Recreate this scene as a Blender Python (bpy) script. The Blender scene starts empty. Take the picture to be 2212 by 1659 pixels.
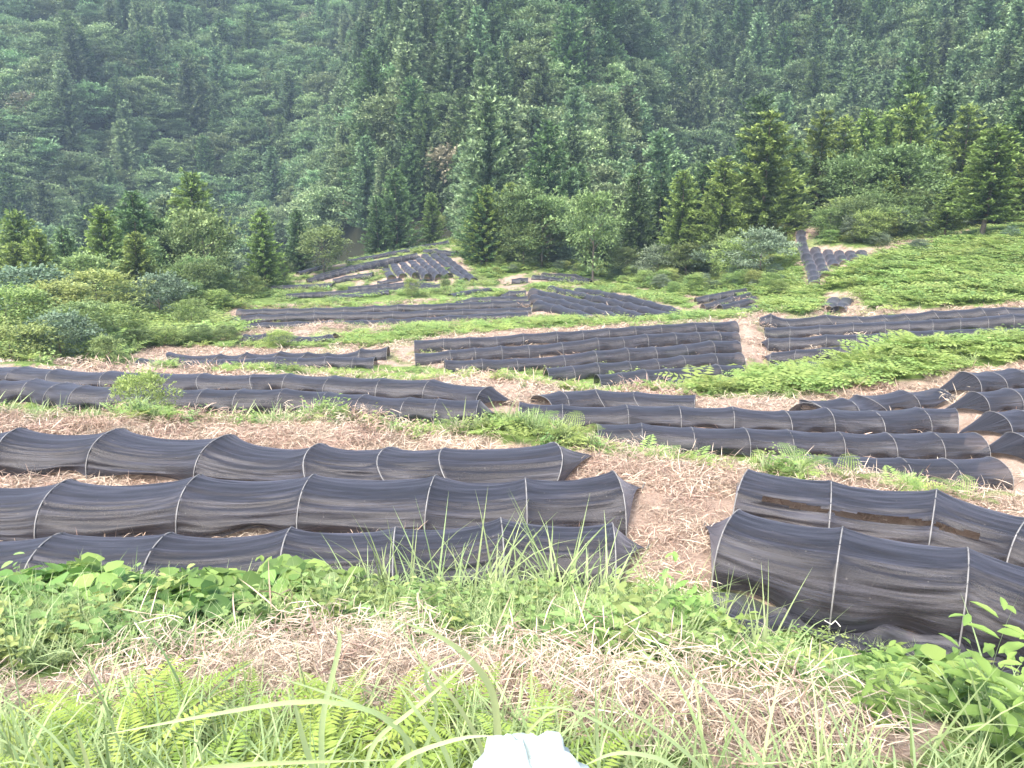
import bpy, math
import numpy as np
from mathutils import Vector, Matrix
rng = np.random.default_rng(7)
scene = bpy.context.scene
COL = scene.collection

# ------------------------------------------------------------------ camera, sky, sun, exposure
F, PCX, PCY = 1671.0, 1106.0, 829.5          # photo measured on a 2212 x 1659 grid
PITCH = math.radians(14.4)
cam_d = bpy.data.cameras.new("camera"); cam = bpy.data.objects.new("camera", cam_d); COL.objects.link(cam)
cam_d.sensor_width = 36; cam_d.lens = 36 * F / 2212.0
cam_d.clip_start = 0.05; cam_d.clip_end = 2000
cam.location = (0, 0, 0); cam.rotation_euler = (math.pi/2 - PITCH, 0, 0)
scene.camera = cam
SUN_EL, SUN_AZ = math.radians(58), math.radians(-150)     # azimuth from +Y clockwise; sun high behind left shoulder
world = bpy.data.worlds.new("World"); scene.world = world; world.use_nodes = True
nt = world.node_tree; nt.nodes.clear()
sky = nt.nodes.new("ShaderNodeTexSky"); sky.sky_type = 'NISHITA'; sky.sun_disc = False
sky.sun_elevation = SUN_EL; sky.sun_rotation = SUN_AZ; sky.air_density = 1.0; sky.dust_density = 4.0; sky.ozone_density = 1.0
bg = nt.nodes.new("ShaderNodeBackground"); bg.inputs[1].default_value = 0.15
wo = nt.nodes.new("ShaderNodeOutputWorld")
nt.links.new(sky.outputs[0], bg.inputs[0]); nt.links.new(bg.outputs[0], wo.inputs[0])
sd = bpy.data.lights.new("sun", 'SUN'); sd.energy = 1.5; sd.angle = math.radians(24); sd.color = (1.0, 0.95, 0.9)
so = bpy.data.objects.new("sun", sd); COL.objects.link(so)
sdir = Vector((math.sin(SUN_AZ)*math.cos(SUN_EL), math.cos(SUN_AZ)*math.cos(SUN_EL), math.sin(SUN_EL)))
so.rotation_euler = sdir.to_track_quat('Z', 'Y').to_euler()
scene.view_settings.view_transform = 'Standard'; scene.view_settings.look = 'None'
scene.view_settings.exposure = 1.88; scene.view_settings.gamma = 1.0
scene.cycles.max_bounces = 6; scene.cycles.diffuse_bounces = 3; scene.cycles.transparent_max_bounces = 12
scene.cycles.volume_bounces = 0; scene.cycles.glossy_bounces = 2; scene.cycles.transmission_bounces = 3
scene.cycles.use_denoising = True

# ------------------------------------------------------------------ measuring helpers
CP, SP = math.cos(PITCH), math.sin(PITCH)
def at(px, py, d):
    """point seen at photo position (px, py), d metres in front along the ground"""
    u = (px-PCX)/F; v = (PCY-py)/F
    dy = CP + v*SP; k = d/dy
    return np.array([u*k, d, (-SP + v*CP)*k])
def proj(p):
    p = np.asarray(p); y = p[..., 1]*CP - p[..., 2]*SP; z = p[..., 1]*SP + p[..., 2]*CP
    y = np.where(y < 0.05, 0.05, y)
    return PCX + F*p[..., 0]/y, PCY - F*z/y
def slope(py):
    v = (PCY-py)/F
    return (-SP + v*CP)/(CP + v*SP)
def vnoise(x, y, seed=0):
    xi = np.floor(x).astype(np.int64); yi = np.floor(y).astype(np.int64); fx = x-xi; fy = y-yi
    def h(a, b):
        n = (a*374761393 + b*668265263 + seed*982451653) & 0x7fffffff
        n = ((n ^ (n >> 13))*1274126177) & 0x7fffffff
        return ((n ^ (n >> 16)) & 0xffff)/65535.0
    sx = fx*fx*(3-2*fx); sy = fy*fy*(3-2*fy)
    return (h(xi, yi)*(1-sx)+h(xi+1, yi)*sx)*(1-sy) + (h(xi, yi+1)*(1-sx)+h(xi+1, yi+1)*sx)*sy
def fbm(x, y, seed=0, oct=3):
    s = 0; a = .5; t = 0
    for i in range(oct):
        s = s + a*vnoise(x*2**i, y*2**i, seed+i*17); t += a; a *= .5
    return s/t
def inpoly(px, py, poly):
    poly = np.array(poly, float); n = len(poly); c = np.zeros(px.shape, bool); j = n-1
    for i in range(n):
        xi, yi = poly[i]; xj, yj = poly[j]
        cond = ((yi > py) != (yj > py)) & (px < (xj-xi)*(py-yi)/(yj-yi+1e-9)+xi)
        c ^= cond; j = i
    return c

# ------------------------------------------------------------------ the tunnels: crest lines read off the photo
# (key, label, group, [(px, py)...] crest at each hoop, (d0, d1) or None, ground z or None, options)
H0 = 0.5
ROWS = []
def row(label, group, pts, d=None, z=None, **o):
    h = o.get('h', H0); n = len(pts)
    out = []
    xs = np.array([p[0] for p in pts], float)
    arc = np.concatenate([[0], np.cumsum(np.hypot(np.diff(xs), np.diff([p[1] for p in pts])))]); t = arc/arc[-1]
    for (px, py), ti in zip(pts, t):
        if z is not None:
            zz = z[0]*(1-ti)+z[1]*ti if isinstance(z, tuple) else z
            dd = (zz+h)/slope(py)
        else:
            dd = d[0]*(1-ti)+d[1]*ti
        out.append(at(px, py, dd))
    ROWS.append(dict(label=label, group=group, pts=np.array(out), **o))
g1 = "net tunnels on the nearest terrace left of the path"
row("black net tunnel farthest back on the nearest terrace, right end slumped under bent hoops", g1,
    [(-190,948),(25,937),(232,934),(469,949),(706,969),(887,970),(1010,980),(1166,973)], z=-4.05, near=True,
    lean={4:-.22,5:-.45,6:-.35,7:.25}, sag=.09, tieR=(1.0,1), det=3, w=1.2)
row("middle black net tunnel of three left of the straw path, with folded horn-shaped end", g1,
    [(-120,1058),(121,1046),(413,1041),(665,1037),(933,1041),(1136,1044),(1333,1039)], z=-4.05, near=True, sag=.09, tieR=(.48,1), det=3, w=1.2)
row("black net tunnel nearest the camera on the left, half hidden behind leafy vines and grass", g1,
    [(-130,1180),(101,1171),(343,1178),(620,1160),(852,1160),(1084,1140),(1326,1147)], z=-4.05, near=True, sag=.07, tieR=(.42,1), det=3, w=1.1)
g1 = "net tunnels on the nearest terrace right of the path"
row("black net tunnel right of the straw path with a long tear along its side", g1,
    [(1608,1022),(1796,1051),(2021,1075),(2212,1125),(2380,1165)], z=-4.05, near=True, sag=.07, det=3, w=1.3, tear=True, tieL=(.2,1), h=.52)
row("large black net tunnel at right foreground with pointed left end tied to the ground", g1,
    [(1581,1117),(1816,1167),(2091,1207),(2290,1262),(2480,1320)], z=-4.08, near=True, sag=.06, det=3, w=1.3, tieL=(.5,1), h=.56)
g2 = "net tunnels on the second terrace left of centre"
row("long black net tunnel at the back of the second terrace on the left", g2,
    [(-70,790),(40,795),(130,799),(244,802),(332,805),(453,810),(559,811),(621,807),(716,814),(823,820),(929,822),(1050,839)], z=-5.95, lean={2:-.2,3:-.2,4:-.25,5:-.25,6:-.2}, sag=.05, tieR=(.7,1), det=2)
row("long black net tunnel at the front of the second terrace, behind the round green shrub", g2,
    [(-80,830),(0,826),(70,822),(130,829),(175,836),(256,835),(350,842),(441,843),(519,844),(612,847),(704,848),(784,854),(879,862),(945,864),(1034,866)], z=-5.95, sag=.05, tieR=(.4,1), det=2)
g2 = "net tunnels on the second terrace right of centre"
row("short low black net tunnel behind the long row, below the green bank in the middle", g2,
    [(1171,857),(1210,850),(1309,845),(1398,850),(1502,857)], z=-6.15, lean={1:.1,2:-.3,3:-.4}, sag=.04, det=2, h=.45)
row("long black net tunnel at the back of the second terrace right of centre", g2,
    [(1122,875),(1215,876),(1354,878),(1467,878),(1583,883),(1699,888),(1788,885),(1891,889),(1991,883),(2065,889)], z=-6.15, sag=.05, det=2)
row("collapsed crumpled black net tunnel behind the right end of the long row", g2,
    [(1741,876),(1775,862),(1830,864),(1889,852),(1961,848),(2034,843)], z=-6.15, lean={0:.35,1:-.5,3:-.45,4:-.05}, sag=.12, det=2, h=.42)
row("black net tunnel in the middle of the second terrace with straw ground along its front", g2,
    [(1290,921),(1386,922),(1496,928),(1611,928),(1706,931),(1816,935),(1921,939),(2020,939),(2115,941)], z=-6.15, sag=.05, det=2)
row("black net tunnel at the front of the second terrace, partly hidden by ferns", g2,
    [(1650,986),(1751,988),(1850,992),(1953,994),(2052,996),(2155,994)], z=-6.15, sag=.05, det=2)
g7 = "net tunnels stepping down beside the straw strip at the right edge"
row("uppermost black net tunnel at the right edge, below the green fern bank", g7, [(2091,807),(2147,803),(2196,799),(2250,796),(2310,793)], d=(21.5,22), tieL=(.75,1), det=2, sag=.05)
row("second black net tunnel from the top at the right edge, with open pointed end", g7, [(2112,849),(2185,842),(2250,838),(2320,834)], d=(19.8,20), tieL=(.65,1), det=2, sag=.05)
row("third black net tunnel from the top at the right edge, beside grassy soil", g7, [(2155,891),(2212,888),(2280,884)], d=(18,18.1), tieL=(.6,1), det=2, sag=.05)
row("lowest black net tunnel at the right edge, only its pointed end in view", g7, [(2201,939),(2270,936),(2350,933)], d=(16.4,16.5), tieL=(.6,1), det=2, sag=.05)
g3 = "block of net tunnels on the middle terrace left of the straw gap"
row("rearmost black net tunnel of the wide block left of the pale straw gap", g3,
    [(895,737),(958,733),(1014,730),(1072,728),(1129,724),(1201,716),(1257,713),(1313,709),(1369,706),(1425,701),(1498,698),(1536,695),(1589,693)], d=(38.5,40), det=1)
row("second black net tunnel from the rear of the block left of the pale straw gap", g3,
    [(896,765),(971,756),(1025,751),(1082,747),(1140,745),(1212,738),(1289,731),(1343,730),(1395,723),(1455,720),(1506,718),(1550,716),(1592,716)], d=(35.8,38), det=1)
row("third black net tunnel from the rear of the block left of the pale straw gap", g3,
    [(960,778),(1040,777),(1115,774),(1216,770),(1284,759),(1353,754),(1412,750),(1478,744),(1536,736),(1594,736)], d=(34,36), det=1)
row("fourth black net tunnel from the rear of the block left of the pale straw gap", g3,
    [(1180,797),(1236,792),(1289,786),(1357,781),(1416,776),(1473,770),(1541,765),(1600,763)], d=(32.6,34), det=1)
row("fifth black net tunnel of the block, its front edge behind the weeds", g3,
    [(1291,812),(1340,806),(1392,800),(1440,798),(1483,796),(1550,788),(1601,791)], d=(31,32), det=1)
row("frontmost low net tunnel of the block, nearly buried behind the green bank", g3,
    [(1440,819),(1500,817),(1575,814)], d=(30,30.2), det=1)
g3l = "net tunnels at the left of the middle terrace"
row("black net tunnel with toppled hoops making humps, left of the middle terrace", g3l,
    [(371,769),(389,759),(453,763),(510,758),(583,757),(640,760),(689,762),(779,752),(838,751)], d=(37,37), lean={0:.3,1:-.6,2:.5,3:.5,4:.5,5:.5,6:.4}, sag=.12, det=2)
row("low grey net tunnel in front of the humped one, hidden by grass", g3l,
    [(300,775),(390,776),(480,776),(556,773),(600,773),(645,773),(705,773),(764,773),(810,772)], d=(35.3,35.3), det=1, h=.45)
row("short black net tunnel with arched right end behind bushes, left of the upper bank", "",
    [(528,723),(571,721),(625,722),(695,722),(734,719)], d=(45,45), lean={3:.4,4:-.4}, sag=.1, det=1)
row("torn heap of fallen black netting among the bushes on the left", "",
    [(298,708),(318,705),(340,708),(358,701),(380,706),(402,705)], d=(47,47), lean={0:.3,1:-.4,3:.5,5:.5}, sag=.18, det=1, h=.42)
g6 = "net tunnels on the middle terrace right of the straw gap"
row("rearmost black net tunnel right of the straw gap, bulging over bent hoops", g6,
    [(1641,688),(1665,679),(1713,688),(1808,679),(1871,681),(1927,678),(1975,676),(2033,669),(2083,670),(2133,666),(2184,665),(2240,663)], d=(41.5,38), lean={2:-.4,3:-.55,4:-.5,5:-.5,6:-.5,7:-.4,8:-.4,9:-.3,10:-.3}, sag=.06, det=1)
row("second black net tunnel from the rear right of the straw gap", g6,
    [(1652,708),(1706,707),(1770,702),(1842,697),(1910,695),(1961,693),(2012,691),(2072,688),(2131,685),(2186,681),(2240,679)], d=(39.5,36), det=1)
row("third black net tunnel right of the straw gap, running behind the fern bank", g6,
    [(1660,732),(1706,729),(1784,723),(1849,722),(1894,720),(1957,716),(2015,714),(2073,713),(2120,711),(2158,710),(2230,707)], d=(37.3,33.8), det=1, tieL=(.5,1))
row("short black net tunnel right of the straw gap, disappearing into ferns", g6,
    [(1667,762),(1720,757),(1774,752),(1816,750),(1860,747),(1900,745)], d=(35,33), det=1, tieL=(.5,1))
row("small slumped black net at the foot of the fern bank beside the straw gap", g6,
    [(1670,796),(1692,787),(1725,785),(1748,780),(1780,780)], d=(32.8,32), lean={0:.4,1:-.3}, sag=.12, det=1)
g4 = "net tunnels on the upper left terrace"
row("rear black net tunnel of the three long rows on the upper left terrace", g4,
    [(514,666),(570,667),(625,666),(681,665),(745,663),(809,660),(860,658),(915,656),(966,654),(1015,653),(1065,651),(1115,650),(1145,650)], d=(60,60), det=1)
row("middle black net tunnel of the three long rows on the upper left terrace", g4,
    [(487,684),(557,679),(620,677),(681,676),(740,675),(795,674),(850,673),(925,670),(1000,668),(1050,667),(1100,665),(1148,664)], d=(57.5,57.5), det=1)
row("front black net tunnel of the three long rows on the upper left terrace", g4,
    [(510,698),(570,696),(640,694),(710,692),(780,690),(840,688),(900,686),(970,681),(1040,677),(1095,675),(1140,674)], d=(55,55.2), det=1)
row("black net tunnel with a slumped dark left end above the three long rows", g4,
    [(972,650),(1018,643),(1060,641),(1100,640),(1140,640)], d=(62.5,62.5), lean={0:.5}, det=1)
row("short net tunnel stub above the slumped one beside the narrow straw path", g4,
    [(1070,636),(1100,629),(1136,627)], d=(65,65), det=1, lean={0:.5})
g4r = "slanting net tunnels right of the narrow straw path"
row("rearmost of the five slanting black net tunnels", g4r,
    [(1249,622),(1291,627),(1324,633),(1357,639),(1400,650),(1443,661),(1488,673)], d=(66,54), det=1)
row("second from the rear of the five slanting black net tunnels", g4r,
    [(1191,618),(1223,624),(1256,631),(1290,638),(1324,646),(1357,653),(1390,661),(1455,677)], d=(65,52.5), det=1)
row("third of the five slanting black net tunnels, counted from either side", g4r,
    [(1151,623),(1193,633),(1227,640),(1261,646),(1296,654),(1332,663),(1362,671),(1392,679)], d=(63,52), det=1)
row("fourth from the rear of the five slanting black net tunnels", g4r,
    [(1153,636),(1182,642),(1211,648),(1242,655),(1274,663),(1314,674),(1354,685)], d=(60.5,51.5), det=1)
row("frontmost and shortest of the five slanting black net tunnels", g4r,
    [(1163,648),(1203,658),(1245,669),(1291,681)], d=(58,51.5), det=1)
g4f = "small net block at the foot of the green gully"
row("rearmost black net tunnel of the small block left of the green gully", g4f, [(1503,643),(1528,638),(1553,633),(1581,628),(1611,622)], d=(60,60), det=1)
row("second net tunnel of the small block left of the green gully", g4f, [(1519,658),(1548,650),(1576,643),(1620,631)], d=(57,57.5), det=1)
row("third net tunnel of the small block left of the green gully", g4f, [(1556,660),(1590,652),(1630,641)], d=(54.5,55), det=1)
row("frontmost pale net tunnel of the small block, behind grass", g4f, [(1586,666),(1632,657)], d=(52.5,52.5), det=1)
g5 = "upright net tunnels side by side on the far knoll"
tops = [(827,571),(847,565),(864,562),(883,558),(900,552),(918,548),(938,547),(956,547)]
bots = [(846,594),(870,591),(898,589),(925,590),(948,592),(970,590),(1003,600),(1024,600)]
ordn = ["leftmost of the eight downhill black net tunnels on the far knoll", "second from left of the eight downhill net tunnels on the far knoll",
 "third from left of the eight downhill net tunnels on the far knoll", "fourth from left of the eight downhill net tunnels on the far knoll",
 "fourth from right of the eight downhill net tunnels on the far knoll", "third from right of the eight downhill net tunnels on the far knoll",
 "second from right of the eight downhill net tunnels on the far knoll", "rightmost and longest of the eight downhill net tunnels on the far knoll"]
for i, (a, b) in enumerate(zip(tops, bots)):
    n = 6
    row(ordn[i], g5, [(a[0]+(b[0]-a[0])*k/n, a[1]+(b[1]-a[1])*k/n) for k in range(n+1)], d=(88+i*.15, 77-i*.25), det=1, w=.86, h=.42)
g5b = "contour net tunnels on the far knoll"
def seg(a, b, n): return [(a[0]+(b[0]-a[0])*k/n, a[1]+(b[1]-a[1])*k/n) for k in range(n+1)]
row("topmost thin black net tunnel at the very top of the far knoll", g5b, seg((885,534),(967,520),6), d=(96,98), det=1)
row("faint low net strip curving along the left brow of the far knoll", g5b, seg((749,562),(882,537),9), d=(90,93), det=1, h=.3)
row("crumpled black net tunnel just above the downhill tunnels on the far knoll", g5b, [(918,538),(935,536),(960,540),(986,542)], d=(91,89), det=1, lean={1:.4}, sag=.1)
row("upper of the two long curving dark net tunnels on the knoll's left flank", g5b, seg((678,595),(760,573),5)+seg((760,573),(900,546),8)[1:], d=(84,88), det=1)
row("lower of the two long curving dark net tunnels on the knoll's left flank", g5b, seg((663,603),(779,574),7)+seg((779,574),(835,560),3)[1:], d=(81,85), det=1)
row("short grey net tunnel left of the downhill tunnels on the knoll", g5b, [(720,603),(745,596),(775,592),(805,588)], d=(79,79), det=1)
row("low pale net strip at the left edge of the knoll among weeds", g5b, seg((590,617),(720,612),7), d=(77,76), det=1, h=.35)
row("long net tunnel running behind the yellow sapling below the knoll", g5b, seg((619,634),(749,628),7)+seg((749,628),(868,619),6)[1:]+[(905,616),(950,613)], d=(71,73), det=1)
row("dark net tunnel just behind the long one below the knoll", g5b, seg((752,620),(875,609),6)+[(905,610),(940,612)], d=(73.5,75), det=1)
row("crumpled black net at the foot of the downhill tunnels", g5b, [(815,606),(836,605),(852,600),(880,603),(910,602),(935,602)], d=(76.5,77), det=1, lean={2:.5,4:.4}, sag=.12)
row("low net strip in the weeds in front of the long tunnel below the knoll", g5b, seg((715,640),(840,627),6), d=(68.5,69), det=1, h=.35)
row("small isolated net strip against the trees left of the knoll", g5b, seg((643,587),(700,571),3), d=(86,88), det=1, h=.4)
g5c = "short net tunnels right of the far knoll"
row("dark short net tunnel on the crest right of the far knoll", g5c, [(1174,589),(1207,590),(1241,592),(1272,602)], d=(80,77), det=1)
row("grey short net tunnel in front of the dark crest one", g5c, seg((1152,594),(1276,605),6), d=(77,74.5), det=1, h=.42)
row("tiny black net tunnel left of the crest gap", g5c, seg((1105,603),(1141,599),2), d=(75,75), det=1)
row("low flat net strip on straw right of the dark sapling", g5c, [(973,635),(1000,630),(1026,625),(1060,621)], d=(67,69), det=1, h=.25)
g8 = "net tunnels running down the gully on the right"
row("longest segmented black net tunnel, leftmost in the gully on the right", g8, [(1731,497),(1733,510),(1735,524),(1739,536),(1743,548),(1749,560),(1753,571),(1757,584),(1760,596),(1761,607)], d=(72,56), det=1, w=.8, h=.42)
row("second from left segmented black net tunnel in the gully", g8, [(1762,534),(1768,546),(1772,557),(1777,569),(1781,580),(1784,590)], d=(66,57.5), det=1, w=.8, h=.42)
row("third from left segmented black net tunnel in the gully", g8, [(1789,539),(1794,549),(1799,559),(1804,569)], d=(65,60), det=1, w=.8, h=.42)
row("third from right segmented black net tunnel in the gully", g8, [(1813,541),(1819,550),(1826,561)], d=(64,60.5), det=1, w=.8, h=.42)
row("second from right short black net tunnel in the gully", g8, [(1837,541),(1844,549),(1849,556)], d=(63.5,61), det=1, w=.8, h=.42)
row("rightmost short black net tunnel in the gully, against the ferns", g8, [(1861,540),(1866,546),(1871,552)], d=(63,61), det=1, w=.8, h=.42)
g9 = "pair of tiny net tunnels above the straw gap"
row("left tunnel of the tiny pair below the gully", g9, [(1803,643),(1795,652),(1786,661)], d=(50,46.5), det=1, w=.9)
row("right tunnel of the tiny pair below the gully", g9, [(1829,643),(1820,652),(1812,661)], d=(50,46.5), det=1, w=.9)

# ------------------------------------------------------------------ terrain from control points
ctrl = []
for r in ROWS:
    P_ = r['pts']; h = r.get('h', H0); n = len(P_)
    idx = range(n) if n < 5 else sorted(set([0, n-1]+list(range(0, n, 2))))
    for i in idx:
        ctrl.append((P_[i][0], P_[i][1], P_[i][2]-h))
def g(px, py, d): ctrl.append(tuple(at(px, py, d)))
def gw(px, d, z): ctrl.append(((px-PCX)/F*d*1.0, d, z))
for x_ in (-7, -3, 0, 3, 7): ctrl.append((x_, 0, -1.6)); ctrl.append((x_, -3, -1.5))
for c in [(1106,1659,2.0),(300,1600,2.2),(1900,1600,2.2),(1106,1500,3.1),(200,1500,3.1),(2000,1500,3.15),(200,1400,4.0),(1106,1400,4.0),(700,1390,4.1),
          (1600,1420,4.1),(200,1300,5.2),(700,1310,5.1),(1106,1325,5.0),(1450,1350,4.75),(1700,1460,4.15),(1900,1510,3.85),(2150,1570,3.4),(-300,1300,5.2),(2500,1560,3.2)]: g(*c)
for px, d, z in [(-300,6.4,-3.95),(200,6.4,-3.95),(700,6.3,-3.95),(1106,6.2,-3.95),(1450,6.0,-4.0),(1750,5.6,-4.05),(2150,5.1,-4.1),(2500,4.8,-4.1),(1480,7.5,-4.05),(1480,9,-4.02)]: gw(px, d, z)
for c in [(-300,918,12.8),(0,915,12.8),(300,913,12.8),(700,920,12.5),(1106,940,12.0),(1250,965,11.4),(1450,1000,10.9),(1700,1015,10.7),(1900,1045,10.1),(2100,1085,9.3),(2300,1120,8.8)]: g(*c)
for px, d, z in [(-300,15.8,-5.8),(0,15.8,-5.8),(300,15.6,-5.8),(700,15.3,-5.9),(1106,14.6,-5.95),(1450,13.6,-6.0),(1700,13.2,-6.05),(1950,12.6,-6.05),(2200,12,-5.9),(2400,13,-5.8)]: gw(px, d, z)
for c in [(-300,780,25),(0,783,24.6),(100,785,24.6),(350,790,24.5),(600,795,24.3),(1000,815,23.5),(1150,830,22.6),(1400,843,23),(1600,845,23.2),(1800,835,23.5),(2000,808,24),(2150,787,25),(2300,775,25),
          (1950,742,27),(2150,727,28),(2300,715,28),(1700,812,26),(1600,828,26)]: g(*c)
for px, d, z in [(-300,31,-8),(0,31,-8.0),(200,31,-8.2),(600,30,-8.2),(1100,28.5,-8.0),(1350,27.8,-8.0),(1600,28.5,-7.8),(1750,29.5,-7.8),(1950,30,-7.0),(2150,31,-6.7),(2300,31,-6.5)]: gw(px, d, z)
for c in [(0,740,40),(0,700,50),(100,700,50),(300,700,49),(200,690,55),(450,645,66),(560,605,86),(1150,697,47),(1500,684,45),(900,714,46),(700,705,49),(1620,690,41),(1300,690,46.5),
          (980,515,105),(1100,540,95),(1150,572,85),(1350,610,75),(1450,602,80),(1600,590,72),(1680,562,70),(1700,500,76),(1700,640,55),(1750,662,47),
          (1900,620,50),(2000,652,43.5),(2212,652,40.5),(2400,640,42),(2100,600,48),(1900,566,56),(2212,532,54),(2050,542,58),(2212,515,57),(1850,532,65),(1900,500,76),(2400,500,58),(2050,500,75),(2212,480,75),(2400,450,80)]: g(*c)
for px, d, z in [(300,78,-15),(100,72,-14),(0,60,-12),(0,85,-20),(-300,60,-14),(-300,85,-22),(300,98,-21),(600,108,-18),(450,85,-14),(850,112,-13),(1100,112,-11),(1400,100,-11),(1600,95,-8),(1800,95,-5),(2100,95,-4)]: gw(px, d, z)
def sst(a, b, x):
    t = np.clip((x-a)/(b-a), 0, 1); return t*t*(3-2*t)
def mountain(phi, y):
    gl = -.33 + .19*sst(130, 330, y); gr = .24 - .05*sst(120, 260, y)
    spur = sst(gl, gl+.16, phi)*(1-sst(gr-.14, gr, phi))
    T = 188 - 76*spur
    T = T - (phi < gl)*(np.clip(gl-phi, 0, .5)*85)
    T = T - (phi > gr)*(np.clip(phi-gr, 0, .45)*185) - (phi > gr)*12
    zv = -24 + 16*sst(-.1, .45, phi) + 6*spur
    s = .74 + .05*np.sin(phi*9)
    z = zv + s*np.maximum(y-T, 0) + .03*(y-T)*(y < T)
    return z
for y_ in (125, 150, 180, 215, 255, 300, 360, 430, 520):
    for ph in np.arange(-1.0, 1.01, .1):
        ctrl.append((ph*y_, y_, float(mountain(np.array(ph+.013*math.sin(y_)), np.array(float(y_))))))
ctrl = np.array(ctrl)
def dom(x, y): return np.stack([x/(y+4.0)*1.5, np.log(y+4.0)], -1)
_C = dom(ctrl[:, 0], ctrl[:, 1])
def kern(a, b):
    return np.sqrt(((a[:, None, :]-b[None, :, :])**2).sum(-1) + .02**2)
_zn = ctrl[:, 2]/(ctrl[:, 1]+4.0)
_K = kern(_C, _C) + np.eye(len(_C))*-.004
_A = np.zeros((len(_C)+3, len(_C)+3)); _A[:len(_C), :len(_C)] = _K; _A[:len(_C), -3] = 1; _A[:len(_C), -2:] = _C; _A[-3, :len(_C)] = 1; _A[-2:, :len(_C)] = _C.T
_W = np.linalg.solve(_A, np.concatenate([_zn, [0, 0, 0]]))
NU, NW = 521, 640
U_ = np.linspace(-1.05, 1.05, NU); W_ = np.linspace(0.0, math.log(524), NW)
gu, gwv = np.meshgrid(U_, W_)
gy = np.exp(gwv)-4.0; gx = gu*(gy+4.0)
def rbf(x, y):
    x = x.ravel(); y = y.ravel(); out = np.empty(len(x)); q = dom(x, y)
    for s in range(0, len(x), 20000):
        e = s+20000
        out[s:e] = kern(q[s:e], _C) @ _W[:-3] + _W[-3] + q[s:e] @ _W[-2:]
    return out*(y+4.0)
gz = rbf(gx, gy).reshape(gx.shape)
# small real relief: straw heaps, tussocks, mountain ribs
far = sst(110, 160, gy)
gz += (fbm(gx*1.1, gy*1.1, 3)-.5)*.10*sst(2, 6, gy)*(1-far) + (fbm(gx*5, gy*5, 9)-.5)*.05*(1-far)
gz += far*((fbm(gx*.035, gy*.02, 21, 4)-.5)*26 + (fbm(gx*.12, gy*.1, 5)-.5)*7)
def heapmask(x, y):
    px, py = proj(np.stack([x, y, y*0+0], -1)); return px
# straw mound behind the nearest terrace
gz += .22*np.exp(-((gy - (12.3-.0*gx))/.7)**2)*(gx < 1.0)*(.5+fbm(gx*1.5, gy*1.5, 33))
def ground(x, y):
    x = np.asarray(x, float); y = np.asarray(y, float)
    w = (np.log(np.maximum(y+4, 1.0001))/W_[-1])*(NW-1); u = ((x/(y+4.0)+1.05)/2.1)*(NU-1)
    w = np.clip(w, 0, NW-1.001); u = np.clip(u, 0, NU-1.001)
    i = w.astype(int); j = u.astype(int); a = w-i; b = u-j
    return gz[i, j]*(1-a)*(1-b)+gz[i+1, j]*a*(1-b)+gz[i, j+1]*(1-a)*b+gz[i+1, j+1]*a*b

# ------------------------------------------------------------------ where things grow (photo outline of each green patch, used on the ground)
GREEN = dict(
 vines=[(-400,1190),(150,1235),(600,1190),(760,1270),(760,1370),(560,1400),(350,1430),(200,1450),(-400,1500)],
 band=[(740,1250),(1000,1215),(1330,1250),(1550,1270),(1700,1325),(2000,1390),(2212,1430),(2500,1470),(2500,1640),(2212,1600),(1900,1530),(1500,1470),(1200,1430),(1000,1400),(740,1375)],
 bottom=[(-300,1555),(400,1545),(900,1570),(1350,1600),(1500,1659),(1500,1900),(-300,1900)],
 bottomr=[(1500,1680),(1950,1650),(2050,1580),(2150,1520),(2400,1560),(2400,1900),(1500,1900)],
 edge=[(-300,862),(300,868),(600,885),(850,890),(1050,892),(1180,905),(1300,925),(1450,955),(1700,990),(1900,1020),(2100,1060),(2400,1085),(2400,1110),(2100,1085),(1900,1048),(1650,1022),(1400,988),(1200,965),(1000,940),(800,915),(500,912),(300,912),(100,897),(-300,890)],
 bank2=[(-400,740),(0,745),(300,770),(420,790),(840,788),(1100,800),(1240,800),(1500,815),(1620,805),(1690,806),(1800,762),(1950,722),(2212,700),(2500,690),(2500,770),(2150,790),(2000,812),(1850,838),(1700,858),(1500,852),(1300,835),(1150,823),(900,812),(600,806),(300,790),(0,780),(-400,780)],
 bank3=[(380,728),(520,735),(740,730),(900,708),(1060,700),(1180,690),(1400,688),(1500,678),(1640,668),(1700,668),(1590,688),(1300,703),(1100,713),(960,722),(860,740),(840,748),(560,752),(380,745)],
 bank4=[(470,660),(600,640),(760,637),(980,632),(1120,622),(1300,606),(1480,640),(1500,660),(1480,668),(1400,645),(1250,612),(1170,608),(1130,618),(960,645),(800,652),(640,657),(510,661),(480,680),(440,680)],
 gtop=[(1765,440),(1900,470),(1900,536),(1800,532),(1768,520)],
 ferns=[(1640,670),(1650,560),(1690,505),(1703,520),(1738,622),(1775,625),(1830,575),(1880,560),(2000,530),(2120,500),(2500,480),(2500,648),(2212,655),(1900,668),(1872,676),(1850,634),(1782,632),(1750,678),(1700,676)],
 left=[(-500,600),(300,600),(560,560),(640,600),(600,640),(500,665),(470,690),(520,720),(380,740),(290,760),(200,790),(-500,775)],
 knoll=[(560,590),(640,560),(740,545),(880,520),(1000,500),(1100,540),(1180,570),(1290,590),(1450,600),(1660,560),(1640,640),(1500,640),(1300,606),(1160,585),(1060,605),(1010,575),(985,528),(880,528),(750,553),(700,562),(620,600)],
)
def zones(x, y, z):
    """green cover 0..1 from the ground outline of each patch"""
    px, py = proj(np.stack([x, y, z], -1))
    jx = (fbm(x*.7, y*.7, 41)-.5); sc = np.clip(18.0/np.maximum(y, 2), .3, 3)
    px = px + jx*40*sc; py = py + (fbm(x*.9, y*.9, 57)-.5)*26*sc
    m = np.zeros(x.shape, bool)
    for k, p in GREEN.items(): m |= inpoly(px, py, p)
    return m
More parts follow.
